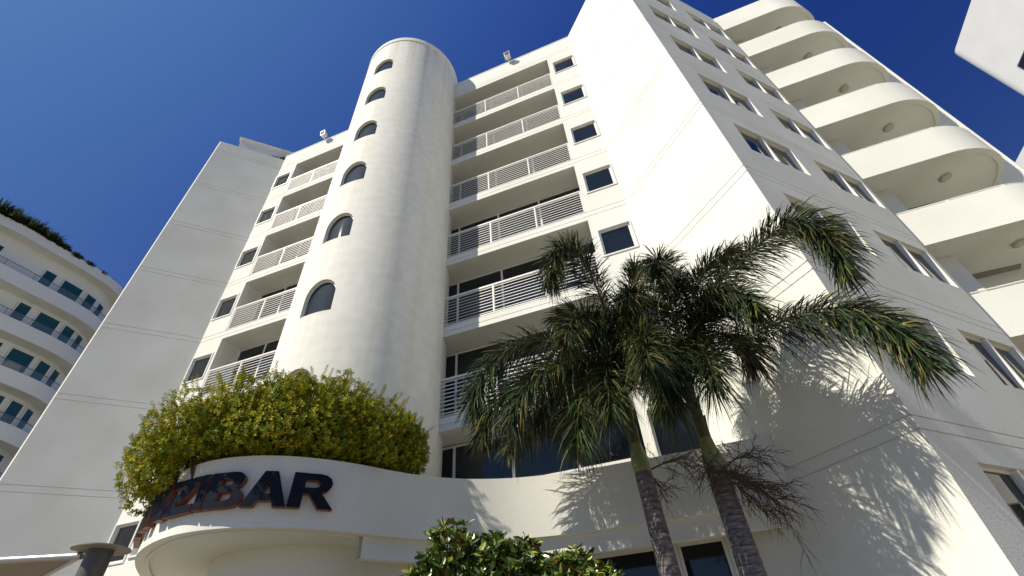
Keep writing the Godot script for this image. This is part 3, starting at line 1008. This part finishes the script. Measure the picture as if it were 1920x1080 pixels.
	# roof shrubs
	var spots := [[-24.6, -32.4, 1.3], [-23.4, -33.3, 1.5], [-22.5, -33.9, 1.3], [-21.7, -34.5, 1.3], [-20.9, -35.2, 1.15], [-20.2, -35.9, 0.8], [-19.5, -36.6, 0.75], [-18.8, -37.3, 0.7], [-18.1, -38.1, 0.65], [-17.6, -38.9, 0.6]]
	for i in spots.size():
		var s: Array = spots[i]
		roof_shrub(Vector3(s[0], 28.9, s[1]), s[2], i)
func roof_shrub(at: Vector3, r: float, i: int):
	var t := thing("rooftop_shrub", "spiky dark shrub lined up along the curved neighbour's roof edge" if i < 6 else "low rounded shrub trailing along the curved neighbour's roof edge", "shrub", at, "shrubs on the neighbouring roof" if i < 6 else "low shrubs on the neighbouring roof")
	var m := MB.new()
	for k in 1500:
		var d := Vector3(rng.randf_range(-1, 1), rng.randf_range(-0.3, 1), rng.randf_range(-1, 1)).normalized()
		var p := at + Vector3(d.x * r, d.y * r * (0.95 if i < 6 else 0.7), d.z * r) * rng.randf_range(0.2, 0.8)
		if p.y < at.y + (0.1 if i < 6 else 0.0) or Vector2(p.x - at.x, p.z - at.z).dot(Vector2(0.65, 0.76)) > 0.55: continue
		var tip := p + (d + Vector3(0, 0.3, 0)).normalized() * r * rng.randf_range(0.2, 0.5)
		var side := d.cross(Vector3(rng.randf(), rng.randf(), rng.randf())).normalized() * 0.05
		var g := rng.randf_range(0.5, 1.3)
		m.col = Color(0.035 * g, 0.045 * g, 0.014 * g)
		m.tri(p - side, p + side, tip, d, d, d)
	part("foliage", m, M.leaf_dull, t)
	m = MB.new()
	m.tube([at + Vector3(0, -0.05, 0), at + Vector3(0, r * 0.6, 0)], [0.05, 0.03], 6)
	part("stem", m, M.twig, t)

func tower_block():
	var t := thing("tower_block", "tall blank white tower block with a rounded corner beyond the round balconies", "building", Vector3(45, 0, 0))
	var m := MB.new()
	var u := Vector2(-0.70711, 0.70711)     # along the face seen
	var inn := Vector2(0.70711, 0.70711)
	var p := Vector2(39.99, 0.54)
	var pts := []
	for i in 9:
		var a := PI / 2 * i / 8.0
		pts.append(p + u * 0.9 + inn * 0.9 - inn * 0.9 * sin(a) - u * 0.9 * cos(a))
	pts.reverse()
	pts.insert(0, p + u * 30.0)
	pts.append(p + inn * 18.0)
	pts.append(p + inn * 18.0 + u * 30.0)
	var top := 37.1
	var poly := PackedVector2Array(pts)
	part("wall", slab(poly, 0, top), M.neighbour, t)
	var f := Fr.new(v3(p, 0), v3(u, 0), v3(-inn, 0))
	for c in [2.05, 6.4, 8.3, 12.6, 14.5, 18.8, 20.7, 25.0]:
		for k in 10:
			m = MB.new()
			f.box(m, c, c + 1.5, 30.3 - 3.0 * k, 31.5 - 3.0 * k, 0.0, 0.06)
			var w := part("window", m, M.zinc, t)
			m = MB.new()
			f.box(m, c + 0.07, c + 1.43, 30.37 - 3.0 * k, 31.43 - 3.0 * k, 0.06, 0.075)
			part("pane", m, M.glass, w)
	# lower wing of the same block
	var q := Vector2(36.5, -1.95)
	m = MB.new()
	part("wall", slab(PackedVector2Array([q, q + u * 6.0, q + u * 6.0 + inn * 9.0, q + inn * 9.0]), 0, 24.5), M.neighbour, t)

# ---------------------------------------------------------------- planting
func leaf_shape(m: MB, p: Vector3, along: Vector3, up: Vector3, long: float, wide: float, fold := 0.25):
	var s := along.cross(up).normalized()
	var w := s.cross(along).normalized()
	var a := p + along * long * 0.45
	var tip := p + along * long - w * long * 0.12
	var l := a + s * wide * 0.5 + w * wide * fold
	var r := a - s * wide * 0.5 + w * wide * fold
	var nl := (w - s * fold * 1.6).normalized()
	var nr := (w + s * fold * 1.6).normalized()
	m.tri(p, l, tip, nl, nl, nl)
	m.tri(p, tip, r, nr, nr, nr)

func broad_leaf(m: MB, long: float, wide: float):
	var mid := [Vector3(0, 0, 0), Vector3(0, long * 0.3, 0.004), Vector3(0, long * 0.62, 0.0), Vector3(0, long * 0.86, -0.008), Vector3(0, long, -0.018)]
	var half := [0.05, 0.42, 0.5, 0.27, 0.02]
	for i in 4:
		for sd in [-1.0, 1.0]:
			var a: Vector3 = mid[i]
			var b: Vector3 = mid[i + 1]
			var c: Vector3 = b + Vector3(sd * wide * half[i + 1], 0, wide * half[i + 1] * 0.35)
			var d: Vector3 = a + Vector3(sd * wide * half[i], 0, wide * half[i] * 0.35)
			var n := Vector3(-sd * 0.3, 0.05 * i, 1).normalized()
			m.squad(a, b, c, d, n, n, n, n)

func sprig(leaves: int, long: float, wide: float, sd: int) -> MB:
	var r := RandomNumberGenerator.new()
	r.seed = sd
	var m := MB.new()
	for i in leaves:
		var a := i * 2.4 + r.randf() * 0.6
		var up := lerpf(-0.15, 1.0, float(i) / leaves)
		var d := Vector3(cos(a), up, sin(a)).normalized()
		var g := r.randf_range(0.75, 1.25)
		m.col = Color(g, g, g)
		leaf_shape(m, Vector3(0, long * 0.9 * i / leaves, 0), d, (Vector3.UP + d * 0.2).normalized(), long * r.randf_range(0.8, 1.2), wide)
	return m

func hedge():
	var t := thing("hedge", "dense yellow green hedge growing on top of the curved canopy", "hedge", Vector3(0, LIP - 0.25, -9.2))
	var blobs := [[-2.12, 4.95, -10.15, 0.62], [-1.85, 5.1, -9.6, 0.74], [-1.5, 5.3, -9.2, 0.84], [-1.05, 5.3, -9.05, 0.88], [-0.55, 5.38, -9.0, 0.95], [-0.1, 5.45, -9.0, 1.0], [0.4, 5.48, -9.0, 0.98], [0.9, 5.45, -9.05, 0.9], [1.3, 5.38, -9.1, 0.8], [1.65, 5.3, -9.15, 0.62], [1.95, 5.4, -9.25, 0.36], [0.15, 5.2, -8.9, 0.6], [-0.8, 5.1, -8.95, 0.6], [1.1, 5.1, -9.0, 0.6], [1.9, 5.2, -9.2, 0.5]]
	var fn := FastNoiseLite.new()
	fn.seed = 77; fn.frequency = 1.1; fn.fractal_octaves = 3
	var mm := MultiMesh.new()
	mm.transform_format = MultiMesh.TRANSFORM_3D
	mm.use_colors = true
	mm.mesh = sprig(9, 0.045, 0.023, 3).mesh(M.leaf)
	var leaf_kinds := [Color(0.37, 0.39, 0.03), Color(0.37, 0.39, 0.03), Color(0.50, 0.42, 0.03), Color(0.19, 0.27, 0.03)]
	var xs := []
	var cs := []
	var total := 23000
	var sum := 0.0
	for b in blobs: sum += b[3] * b[3]
	for b in blobs:
		var c := Vector3(b[0], b[1], b[2])
		var cnt := int(total * b[3] * b[3] / sum)
		for i in cnt:
			var d := Vector3(rng.randfn(), rng.randfn(), rng.randfn()).normalized()
			var lump := 1.0 + fn.get_noise_3dv(c + d * b[3]) * 0.45
			var deep := 1.0 - pow(rng.randf(), 2.2) * 0.55
			var p: Vector3 = c + d * b[3] * lump * deep
			if p.y < LIP + 0.08 and p.x > -1.8: continue
			var q := p - TOWER
			if Vector2(q.x, q.z).length() < TOWER_R + 0.03: continue
			var grow := (d + Vector3(0, 0.8, 0) + Vector3(rng.randf_range(-0.6, 0.6), rng.randf_range(-0.4, 0.6), rng.randf_range(-0.6, 0.6))).normalized()
			var bs := Basis(Quaternion(Vector3.UP, grow)) * Basis(Vector3.UP, rng.randf() * TAU)
			xs.append(Transform3D(bs.scaled(Vector3.ONE * rng.randf_range(0.55, 1.5)), p - t.position))
			# leaf kinds strewn at random: most olive, some yellow, some green
			var col: Color = leaf_kinds[rng.randi() % leaf_kinds.size()]
			cs.append(col * rng.randf_range(0.85, 1.15))
	# loose shoots that break the outline
	for i in 260:
		var b: Array = blobs[rng.randi() % 11]
		var d := Vector3(rng.randf_range(-1, 1), rng.randf_range(0.05, 1), rng.randf_range(-0.5, 1)).normalized()
		var p: Vector3 = Vector3(b[0], b[1], b[2]) + d * b[3] * 0.95
		var grow := (d + Vector3(0, 0.5, 0)).normalized()
		for k in rng.randi_range(3, 7):
			p += grow * 0.05
			if Vector2(p.x - TOWER.x, p.z - TOWER.z).length() < TOWER_R + 0.03: break
			xs.append(Transform3D((Basis(Quaternion(Vector3.UP, grow)) * Basis(Vector3.UP, rng.randf() * TAU)).scaled(Vector3.ONE * 0.9), p - t.position))
			cs.append(leaf_kinds[rng.randi() % leaf_kinds.size()])
	mm.instance_count = xs.size()
	for i in xs.size():
		mm.set_instance_transform(i, xs[i])
		mm.set_instance_color(i, cs[i])
	var o := MultiMeshInstance3D.new()
	o.name = "foliage"; o.multimesh = mm
	t.add_child(o)
	o.set_meta("kind", "stuff")
	var m := MB.new()
	for b in blobs:
		for k in 5:
			var p := Vector3(clampf(b[0], -1.75, 2.0), LIP - 0.26, minf(b[2], -9.1) + rng.randf_range(-0.1, 0.1))
			var e: Vector3 = Vector3(b[0], b[1], b[2]) + Vector3(rng.randf_range(-1, 1), rng.randf_range(-0.2, 1), rng.randf_range(-1, 1)) * b[3] * 0.6
			m.tube([p, p.lerp(e, 0.5) + Vector3(0, 0.12, 0), e], [0.018, 0.012, 0.005], 5)
	part("stem", m, M.twig, t)

func curve_point(pts: Array, t: float) -> Vector3:
	var n := pts.size() - 1
	var x := clampf(t, 0.0, 1.0) * n
	var i := mini(int(x), n - 1)
	var f := x - i
	var p0: Vector3 = pts[maxi(i - 1, 0)]
	var p3: Vector3 = pts[mini(i + 2, n)]
	return (pts[i] as Vector3).cubic_interpolate(pts[i + 1], p0, p3, f)

func frond(parent: Node3D, pts: Array, sd: int, dense := 720):
	var r := RandomNumberGenerator.new()
	r.seed = sd
	var m := MB.new()
	var steps := 22
	var line := []
	var rad := []
	for i in steps + 1:
		line.append(curve_point(pts, float(i) / steps)); rad.append(lerpf(0.026, 0.004, float(i) / steps))
	var long := 0.0
	for i in steps: long += (line[i + 1] as Vector3).distance_to(line[i])
	m.tube(line, rad, 6)
	var f := part("frond", stalk_tint(m), M.palm_leaf, parent)
	m = MB.new()
	var cnt := int(dense * long / 2.6)
	for i in cnt:
		var t := 0.10 + 0.90 * (i + r.randf()) / cnt
		var p := curve_point(pts, t)
		var d := (curve_point(pts, t + 0.02) - curve_point(pts, t - 0.02)).normalized()
		var side := d.cross(Vector3.UP).normalized()
		var up := side.cross(d).normalized()
		# leaflets stand out all round the stalk, in untidy whorls
		var a := i * 2.39996 + r.randf_range(-0.9, 0.9)
		var out := side * cos(a) + up * sin(a) * 0.85
		var lean := lerpf(0.45, 1.2, t) + r.randf_range(-0.3, 0.35)
		var go := (out + d * lean).normalized()
		var len := (0.34 + 0.29 * sin(PI * clampf(t * 0.85 + 0.12, 0, 1))) * r.randf_range(0.65, 1.25)
		if t > 0.9: len *= lerpf(1.0, 0.6, (t - 0.9) * 10)
		var sag := r.randf_range(0.2, 1.0)
		var wide := r.randf_range(0.012, 0.021)
		var s := go.cross(Vector3.UP)
		if s.length() < 0.1: s = go.cross(Vector3.RIGHT)
		s = (s.normalized() * cos(a) + go.cross(s).normalized() * r.randf_range(-0.8, 0.8)).normalized()
		var g := r.randf_range(0.55, 1.35)
		var c := Color(0.030, 0.052, 0.016) * g
		if r.randf() < 0.2: c = Color(0.14, 0.12, 0.03) * g
		m.col = c
		var q0 := p
		var q1 := p + go * len * 0.4 + Vector3.DOWN * sag * len * 0.10
		var q2 := p + go * len * 0.75 + Vector3.DOWN * sag * len * 0.36
		var q3 := p + go * len * 0.95 + Vector3.DOWN * sag * len * 0.72
		var nn := s.cross(q2 - q0).normalized()
		if nn.y < 0: nn = -nn
		m.tri(q0 - s * 0.004, q0 + s * 0.004, q1 + s * wide * 0.5, nn, nn, nn)
		m.tri(q0 - s * 0.004, q1 + s * wide * 0.5, q1 - s * wide * 0.5, nn, nn, nn)
		m.tri(q1 - s * wide * 0.5, q1 + s * wide * 0.5, q2 + s * wide * 0.4, nn, nn, nn)
		m.tri(q1 - s * wide * 0.5, q2 + s * wide * 0.4, q2 - s * wide * 0.4, nn, nn, nn)
		m.tri(q2 - s * wide * 0.4, q2 + s * wide * 0.4, q3, nn, nn, nn)
	part("leaflets", m, M.palm_leaf, f)
func stalk_tint(m: MB) -> MB:
	for i in m.c.size(): m.c[i] = Color(0.10, 0.11, 0.035)
	return m

func flower_stalk(parent: Node3D, at: Vector3, dir: Vector3, sd: int, long := 0.55):
	var r := RandomNumberGenerator.new()
	r.seed = sd
	var m := MB.new()
	var main := [at, at + dir * long * 0.35 + Vector3(0, 0.03, 0), at + dir * long * 0.7, at + dir * long + Vector3.DOWN * long * 0.25]
	m.tube(main, [0.016, 0.012, 0.008, 0.003], 6)
	for i in 20:
		var t := 0.2 + 0.8 * i / 20.0
		var p := curve_point(main, t)
		var d := (dir * 0.8 + Vector3(r.randf_range(-1, 1), r.randf_range(-1.0, 0.7), r.randf_range(-1, 1)) * 1.1).normalized()
		var l := long * r.randf_range(0.4, 0.8)
		var b := [p, p + d * l * 0.5, p + d * l + Vector3.DOWN * l * 0.2]
		m.tube(b, [0.005, 0.004, 0.002], 4, false)
		for k in 8:
			var q := curve_point(b, 0.2 + 0.8 * k / 8.0)
			var e := (d + Vector3(r.randf_range(-1, 1), r.randf_range(-1.0, 0.8), r.randf_range(-1, 1)) * 1.1).normalized()
			var l2 := l * r.randf_range(0.25, 0.6)
			var mid := q + e * l2 * 0.55 + Vector3(r.randf_range(-1, 1), r.randf_range(-1, 1), r.randf_range(-1, 1)) * 0.02
			m.tube([q, mid, q + e * l2 + Vector3.DOWN * l2 * 0.3], [0.004, 0.003, 0.0015], 4, false)
	part("flower_stalk", m, M.dry_twig, parent)

func palm(girth: float, at: Vector3, lean: Vector3, shaft0: float, shaft1: float, label: String, fronds: Array, stalks: Array, sd: int):
	var t := thing("palm_tree", label, "palm tree", at, "palms in front of the sunlit wing wall")
	var r := RandomNumberGenerator.new()
	r.seed = sd
	var axis := func(y: float) -> Vector3: return at + Vector3.UP * y + lean * y / shaft1
	# ringed trunk: every leaf scar is a ridge with a darker joint
	var m := MB.new()
	var y := 0.0
	var rings := []
	while y < shaft0:
		var h := r.randf_range(0.07, 0.12)
		var rr := lerpf(0.17, 0.128, y / shaft0) * girth
		var tone := r.randf_range(0.7, 1.15)
		rings.append([y, rr, tone * 0.35]); rings.append([y + 0.010, rr + 0.0045, tone * 0.9]); rings.append([y + h * 0.5, rr + 0.003, tone * r.randf_range(0.9, 1.25)]); rings.append([y + h - 0.010, rr + 0.002, tone])
		y += h
	for i in rings.size() - 1:
		var a: Array = rings[i]
		var b: Array = rings[i + 1]
		if b[0] > shaft0: break
		for s in 22:
			var aa := TAU * s / 22.0
			var ab := TAU * (s + 1) / 22.0
			var na := Vector3(cos(aa), 0, sin(aa))
			var nb := Vector3(cos(ab), 0, sin(ab))
			m.col = Color(1, 1, 1) * ((a[2] + b[2]) * 0.5)
			var slope: Vector3 = Vector3.UP * (a[1] - b[1]) / maxf(b[0] - a[0], 0.005) * 0.6
			var wob := 0.004 * sin(aa * 3 + a[0] * 4.0)
			var wob2 := 0.004 * sin(ab * 3 + a[0] * 4.0)
			m.squad(axis.call(a[0] + wob) + na * a[1], axis.call(a[0] + wob2) + nb * a[1], axis.call(b[0] + wob2) + nb * b[1], axis.call(b[0] + wob) + na * b[1], (na + slope).normalized(), (nb + slope).normalized(), (nb + slope).normalized(), (na + slope).normalized())
	part("trunk", m, M.bark, t)
	m = MB.new()
	var line := []
	var rad := []
	var swell := 0.55
	for i in 11:
		var f := i / 10.0
		line.append(axis.call(shaft0 - 0.03 + swell * f))
		rad.append(lerpf(0.132, 0.082, pow(f, 1.2)) * girth + 0.022 * sin(PI * minf(f * 1.5, 1.0)))
	m.tube(line, rad, 20)
	part("crownshaft", m, M.shaft, t)
	# old leaf bases wrapped round the neck, each a curved strip that splays at its tip
	for k in 9:
		m = MB.new()
		var turn := k * 2.39996
		var y0 := lerpf(shaft0 + swell * 0.55, shaft1 - 0.55, k / 8.0)
		var rows := []
		for i in 9:
			var f := i / 8.0
			var row := []
			for j in 7:
				var aa := turn + (j / 6.0 - 0.5) * lerpf(3.6, 1.1, f)
				var rr := lerpf(0.092, 0.055, clampf((y0 + f * 0.6 - shaft0) / (shaft1 - shaft0), 0, 1)) + 0.012 + 0.05 * pow(f, 3.0)
				row.append(axis.call(y0 + f * 0.62) + Vector3(cos(aa), 0, sin(aa)) * rr)
			rows.append(row)
		for i in 8:
			for j in 6:
				var o: Vector3 = rows[i][j] - axis.call(y0 + i / 8.0 * 0.62)
				var o2: Vector3 = rows[i][j + 1] - axis.call(y0 + i / 8.0 * 0.62)
				o.y = 0; o2.y = 0
				m.squad(rows[i][j], rows[i][j + 1], rows[i + 1][j + 1], rows[i + 1][j], o.normalized(), o2.normalized(), o2.normalized(), o.normalized())
		part("leaf_base", m, M.sheath, t)
	for i in fronds.size():
		var p: Array = fronds[i].duplicate()
		p[0] = axis.call(shaft1 - r.randf_range(0.0, 0.25))
		frond(t, p, sd * 100 + i)
	# unopened spear leaf
	m = MB.new()
	m.tube([axis.call(shaft1 - 0.1), axis.call(shaft1 + 0.7), axis.call(shaft1 + 1.35) + Vector3(-0.1, 0, 0.05)], [0.03, 0.018, 0.004], 6)
	part("spear_leaf", stalk_tint(m), M.palm_leaf, t)
	for k in stalks.size():
		flower_stalk(t, axis.call(shaft0 - 0.02) + (stalks[k][0] as Vector3).normalized() * 0.11, (stalks[k][0] as Vector3).normalized(), sd * 10 + k, stalks[k][1])

func shrub(base: Vector3, blobs: Array, label: String, sd: int):
	var t := thing("shrub", label, "shrub", base)
	var r := RandomNumberGenerator.new()
	r.seed = sd
	var m := MB.new()
	var shapes := []
	for k in 6:
		var s := MB.new()
		var g := [0.8, 1.0, 1.25, 0.65, 1.0, 1.1][k] as float
		s.col = [Color(0.06, 0.105, 0.02), Color(0.085, 0.14, 0.024), Color(0.115, 0.165, 0.028), Color(0.05, 0.085, 0.02), Color(0.26, 0.12, 0.022), Color(0.24, 0.25, 0.03)][k] * g
		broad_leaf(s, 0.125, 0.044)
		shapes.append(s.mesh(M.glossy_leaf))
	var leaves := []
	var sum := 0.0
	for b in blobs: sum += b[3] * b[3]
	for b in blobs:
		var c := Vector3(b[0], b[1], b[2])
		for i in int(800 * b[3] * b[3] / sum):
			# whorls of leaves at twig ends
			var d := Vector3(r.randfn(), r.randfn() * 0.9 + 0.25, r.randfn()).normalized()
			var p: Vector3 = c + d * b[3] * (1.0 - pow(r.randf(), 2.0) * 0.5) * r.randf_range(0.85, 1.12)
			var grow := (d + Vector3(0, 0.9, 0)).normalized()
			for k in r.randi_range(5, 8):
				var a := k * 2.4 + r.randf()
				var x := grow.cross(Vector3.RIGHT).normalized()
				var y := grow.cross(x)
				var along := (grow * r.randf_range(0.1, 0.9) + x * cos(a) + y * sin(a)).normalized()
				var kind: int = [0, 1, 2, 3, 0, 1, 2, 3, 0, 1, 2, 3, 1, 2, 2, 5, 5, 5, 1, 4][r.randi() % 20]
				leaves.append([p, along, kind, r.randf_range(0.65, 1.25)])
			if r.randf() < 0.35: m.tube([c + Vector3(0, -b[3] * 0.5, 0), p], [0.010, 0.004], 4, false)
	# those nearest the viewer's side are parts of their own, the rest one mass
	leaves.sort_custom(func(p, q): return (p[0] as Vector3).z - absf((p[0] as Vector3).x) * 0.2 + (p[0] as Vector3).y * 0.3 > (q[0] as Vector3).z - absf((q[0] as Vector3).x) * 0.2 + (q[0] as Vector3).y * 0.3)
	var rest := []
	for i in leaves.size():
		var l: Array = leaves[i]
		var bs := Basis(Quaternion(Vector3.UP, l[1])) * Basis(Vector3.UP, r.randf() * TAU)
		var tf := Transform3D(bs.scaled(Vector3.ONE * (l[3] as float)), (l[0] as Vector3) - base)
		if i < 300:
			var o := inst("leaf", shapes[l[2]], t)
			o.transform = tf
		else: rest.append([tf, l[2]])
	for k in 6:
		var mine := rest.filter(func(e): return e[1] == k)
		if mine.is_empty(): continue
		var mm := MultiMesh.new()
		mm.transform_format = MultiMesh.TRANSFORM_3D
		mm.mesh = shapes[k]
		mm.instance_count = mine.size()
		for i in mine.size(): mm.set_instance_transform(i, mine[i][0])
		var o := MultiMeshInstance3D.new()
		o.name = "foliage"; o.multimesh = mm
		t.add_child(o, true)
		o.set_meta("kind", "stuff")
	for b in blobs:
		m.tube([base + Vector3((b[0] - base.x) * 0.3, 0, (b[2] - base.z) * 0.3), Vector3(b[0], b[1] * 0.6, b[2]), Vector3(b[0], b[1], b[2])], [0.035, 0.025, 0.01], 6)
	part("stem", m, M.twig, t)

func roof_ivy():
	var t := thing("trailing_plant", "dark trailing creeper hanging along the roof planter of the plain wing", "creeper", Vector3(-4.9, ROOF - 0.4, -19.3))
	var m := MB.new()
	for i in 900:
		var x := rng.randf()
		var p := Vector3(lerpf(-6.6, -4.0, pow(x, 0.6)), 25.75 + rng.randf() * lerpf(0.25, 1.2, x), -19.42 + rng.randf_range(-0.02, 0.12))
		var g := rng.randf_range(0.6, 1.4)
		m.col = Color(0.045 * g, 0.05 * g, 0.02 * g)
		leaf_shape(m, p, Vector3(rng.randf_range(-1, 1), rng.randf_range(-1, 0.6), rng.randf_range(-0.2, 1)).normalized(), Vector3(0, 0.4, 1).normalized(), 0.12, 0.07)
	part("foliage", m, M.leaf, t)

func planting():
	hedge()
	var p1 := [
		[Vector3(4.99, 5.65, -5.86), Vector3(4.69, 6.72, -5.46), Vector3(4.34, 7.63, -5.24), Vector3(3.95, 8.04, -5.16), Vector3(3.58, 7.75, -5.18), Vector3(3.42, 7.05, -5.22)],
		[Vector3(4.99, 5.65, -5.86), Vector3(4.55, 6.49, -6.27), Vector3(3.88, 6.88, -6.71), Vector3(3.19, 6.64, -7.01), Vector3(2.75, 5.95, -7.14), Vector3(2.68, 5.34, -7.11)],
		[Vector3(4.99, 5.65, -5.86), Vector3(4.77, 6.00, -6.49), Vector3(4.39, 5.98, -7.10), Vector3(3.92, 5.55, -7.54), Vector3(3.57, 5.05, -7.71)],
		[Vector3(4.99, 5.65, -5.86), Vector3(4.89, 6.17, -6.33), Vector3(4.64, 6.07, -6.76), Vector3(4.47, 5.54, -6.99), Vector3(4.45, 4.97, -7.00)],
		[Vector3(4.99, 5.65, -5.86), Vector3(4.89, 5.94, -5.28), Vector3(4.65, 5.82, -4.68), Vector3(4.24, 5.25, -4.25), Vector3(3.91, 4.75, -4.01)],
		[Vector3(4.99, 5.65, -5.86), Vector3(5.16, 6.82, -5.44), Vector3(5.25, 7.50, -5.08), Vector3(5.30, 7.85, -5.02)],
		[Vector3(4.99, 5.65, -5.86), Vector3(4.75, 6.69, -5.93), Vector3(4.45, 7.37, -6.16), Vector3(4.13, 7.24, -6.38)],
		[Vector3(4.99, 5.65, -5.86), Vector3(5.13, 5.62, -5.20), Vector3(4.96, 5.06, -4.79), Vector3(4.77, 4.66, -4.70)],
		[Vector3(4.99, 5.65, -5.86), Vector3(4.62, 6.25, -5.55), Vector3(4.15, 6.45, -5.35), Vector3(3.7, 6.2, -5.2), Vector3(3.45, 5.75, -5.1)],
		[Vector3(4.99, 5.65, -5.86), Vector3(4.95, 6.45, -5.5), Vector3(4.85, 6.85, -5.1), Vector3(4.7, 6.8, -4.7)],
		[Vector3(4.99, 5.65, -5.86), Vector3(4.6, 5.9, -6.3), Vector3(4.1, 5.7, -6.7), Vector3(3.75, 5.2, -6.9)],
		[Vector3(4.99, 5.65, -5.86), Vector3(4.35, 5.89, -5.74), Vector3(3.72, 5.76, -5.81), Vector3(3.13, 5.31, -5.92), Vector3(2.79, 4.69, -5.98)],
		[Vector3(4.99, 5.65, -5.86), Vector3(4.24, 5.36, -5.57), Vector3(3.76, 4.78, -5.42), Vector3(3.53, 4.18, -5.34)],
		[Vector3(4.99, 5.65, -5.86), Vector3(4.49, 5.60, -5.37), Vector3(4.01, 5.05, -4.99), Vector3(3.78, 4.40, -4.79)],
		[Vector3(4.99, 5.65, -5.86), Vector3(4.82, 5.59, -5.08), Vector3(4.65, 5.14, -4.55), Vector3(4.45, 4.51, -4.32)],
		[Vector3(4.99, 5.65, -5.86), Vector3(4.60, 6.09, -6.18), Vector3(4.07, 6.19, -6.54), Vector3(3.43, 5.93, -6.78), Vector3(2.93, 5.33, -6.91), Vector3(2.71, 4.81, -6.89)]]
	var p2 := [
		[Vector3(5.88, 5.64, -5.17), Vector3(6.1, 6.71, -4.28), Vector3(6.25, 7.0, -3.33), Vector3(6.25, 6.9, -2.54), Vector3(6.15, 6.2, -2.17), Vector3(6.03, 5.5, -2.2)],
		[Vector3(5.88, 5.64, -5.17), Vector3(6.24, 5.80, -4.25), Vector3(6.37, 5.63, -3.35), Vector3(6.33, 5.25, -2.63), Vector3(6.22, 4.60, -2.22), Vector3(6.1, 4.05, -2.12)],
		[Vector3(5.88, 5.64, -5.17), Vector3(5.48, 6.35, -4.67), Vector3(5.06, 6.74, -4.24), Vector3(4.62, 6.72, -3.83), Vector3(4.25, 6.22, -3.6)],
		[Vector3(5.88, 5.64, -5.17), Vector3(6.36, 6.22, -4.69), Vector3(6.65, 6.01, -4.44), Vector3(6.75, 5.55, -4.48)],
		[Vector3(5.88, 5.64, -5.17), Vector3(6.04, 6.82, -4.61), Vector3(6.18, 7.34, -4.07), Vector3(6.36, 7.35, -3.58)],
		[Vector3(5.88, 5.64, -5.17), Vector3(5.83, 6.68, -5.18), Vector3(5.60, 7.29, -5.29), Vector3(5.37, 7.27, -5.52)],
		[Vector3(5.88, 5.64, -5.17), Vector3(5.60, 5.62, -4.53), Vector3(5.26, 5.12, -4.14), Vector3(4.98, 4.6, -4.02)],
		[Vector3(5.88, 5.64, -5.17), Vector3(5.75, 6.35, -4.9), Vector3(5.6, 6.75, -4.6), Vector3(5.4, 6.85, -4.3), Vector3(5.2, 6.7, -4.1)],
		[Vector3(5.88, 5.64, -5.17), Vector3(6.0, 6.2, -4.75), Vector3(6.02, 6.45, -4.3), Vector3(5.95, 6.35, -3.9)],
		[Vector3(5.88, 5.64, -5.17), Vector3(5.31, 5.67, -4.71), Vector3(4.83, 5.36, -4.50), Vector3(4.47, 4.74, -4.44)],
		[Vector3(5.88, 5.64, -5.17), Vector3(5.72, 6.19, -4.53), Vector3(5.64, 6.33, -3.97), Vector3(5.61, 6.04, -3.48), Vector3(5.52, 5.52, -3.24)],
		[Vector3(5.88, 5.64, -5.17), Vector3(5.34, 6.07, -4.98), Vector3(4.89, 6.39, -5.01), Vector3(4.43, 6.38, -5.16), Vector3(4.12, 6.00, -5.29)]]
	palm(1.0, Vector3(5.02, 0, -5.74), Vector3(-0.05, 0, -0.15), 4.1, 5.55, "bushy palm with a dark ringed trunk and a thin green crownshaft, nearer the sign", p1, [[Vector3(0.9, 0.25, 0.35), 0.75], [Vector3(0.75, -0.1, -0.4), 0.5]], 41)
	palm(1.16, Vector3(5.85, 0, -5.18), Vector3(0.0, 0, -0.04), 3.95, 5.55, "bushy palm with a pale crownshaft and twiggy flower stalks, nearer the sunlit wing wall", p2, [[Vector3(0.7, 0.35, 0.55), 0.6], [Vector3(0.5, -0.55, 0.6), 0.7], [Vector3(-0.8, -0.05, 0.5), 0.55], [Vector3(0.8, 0.1, -0.1), 0.6], [Vector3(0.4, -0.8, 0.5), 0.55], [Vector3(0.75, -0.25, 0.2), 0.7], [Vector3(-0.5, -0.3, 0.8), 0.5]], 42)
	shrub(Vector3(2.2, 0, -6.1), [[2.0, 2.85, -6.2, 0.42], [1.9, 2.45, -6.2, 0.5], [2.45, 2.7, -6.05, 0.42], [2.75, 2.65, -5.9, 0.38], [2.4, 2.3, -6.0, 0.5]], "glossy dark green shrub with reddish tips below the curved part of the canopy", 51)
	shrub(Vector3(3.2, 0, -5.5), [[3.25, 2.5, -5.45, 0.34], [3.0, 2.3, -5.6, 0.36], [3.5, 2.28, -5.3, 0.36], [3.2, 2.05, -5.4, 0.42], [3.72, 2.2, -5.15, 0.22]], "smaller glossy shrub standing in front of the ground floor glazing", 52)
	roof_ivy()

func _ready():
	rng.seed = 20240611
	make_materials()
	light_and_camera()
	var g := MB.new()
	g.quad(Vector3(-400, 0, -400), Vector3(400, 0, -400), Vector3(400, 0, 400), Vector3(-400, 0, 400), Vector3.UP)
	var gi := part("ground", g, M.paving, self)
	gi.set_meta("kind", "structure")
	build_main()
	curved_neighbour()
	tower_block()
	sign_letters()
	floodlight(3.1, "white floodlight on the parapet between the stair tower and the windowed wing")
	floodlight(14.3, "white floodlight on the parapet between the stair tower and the plain end wall")
	awning_and_post()
	planting()
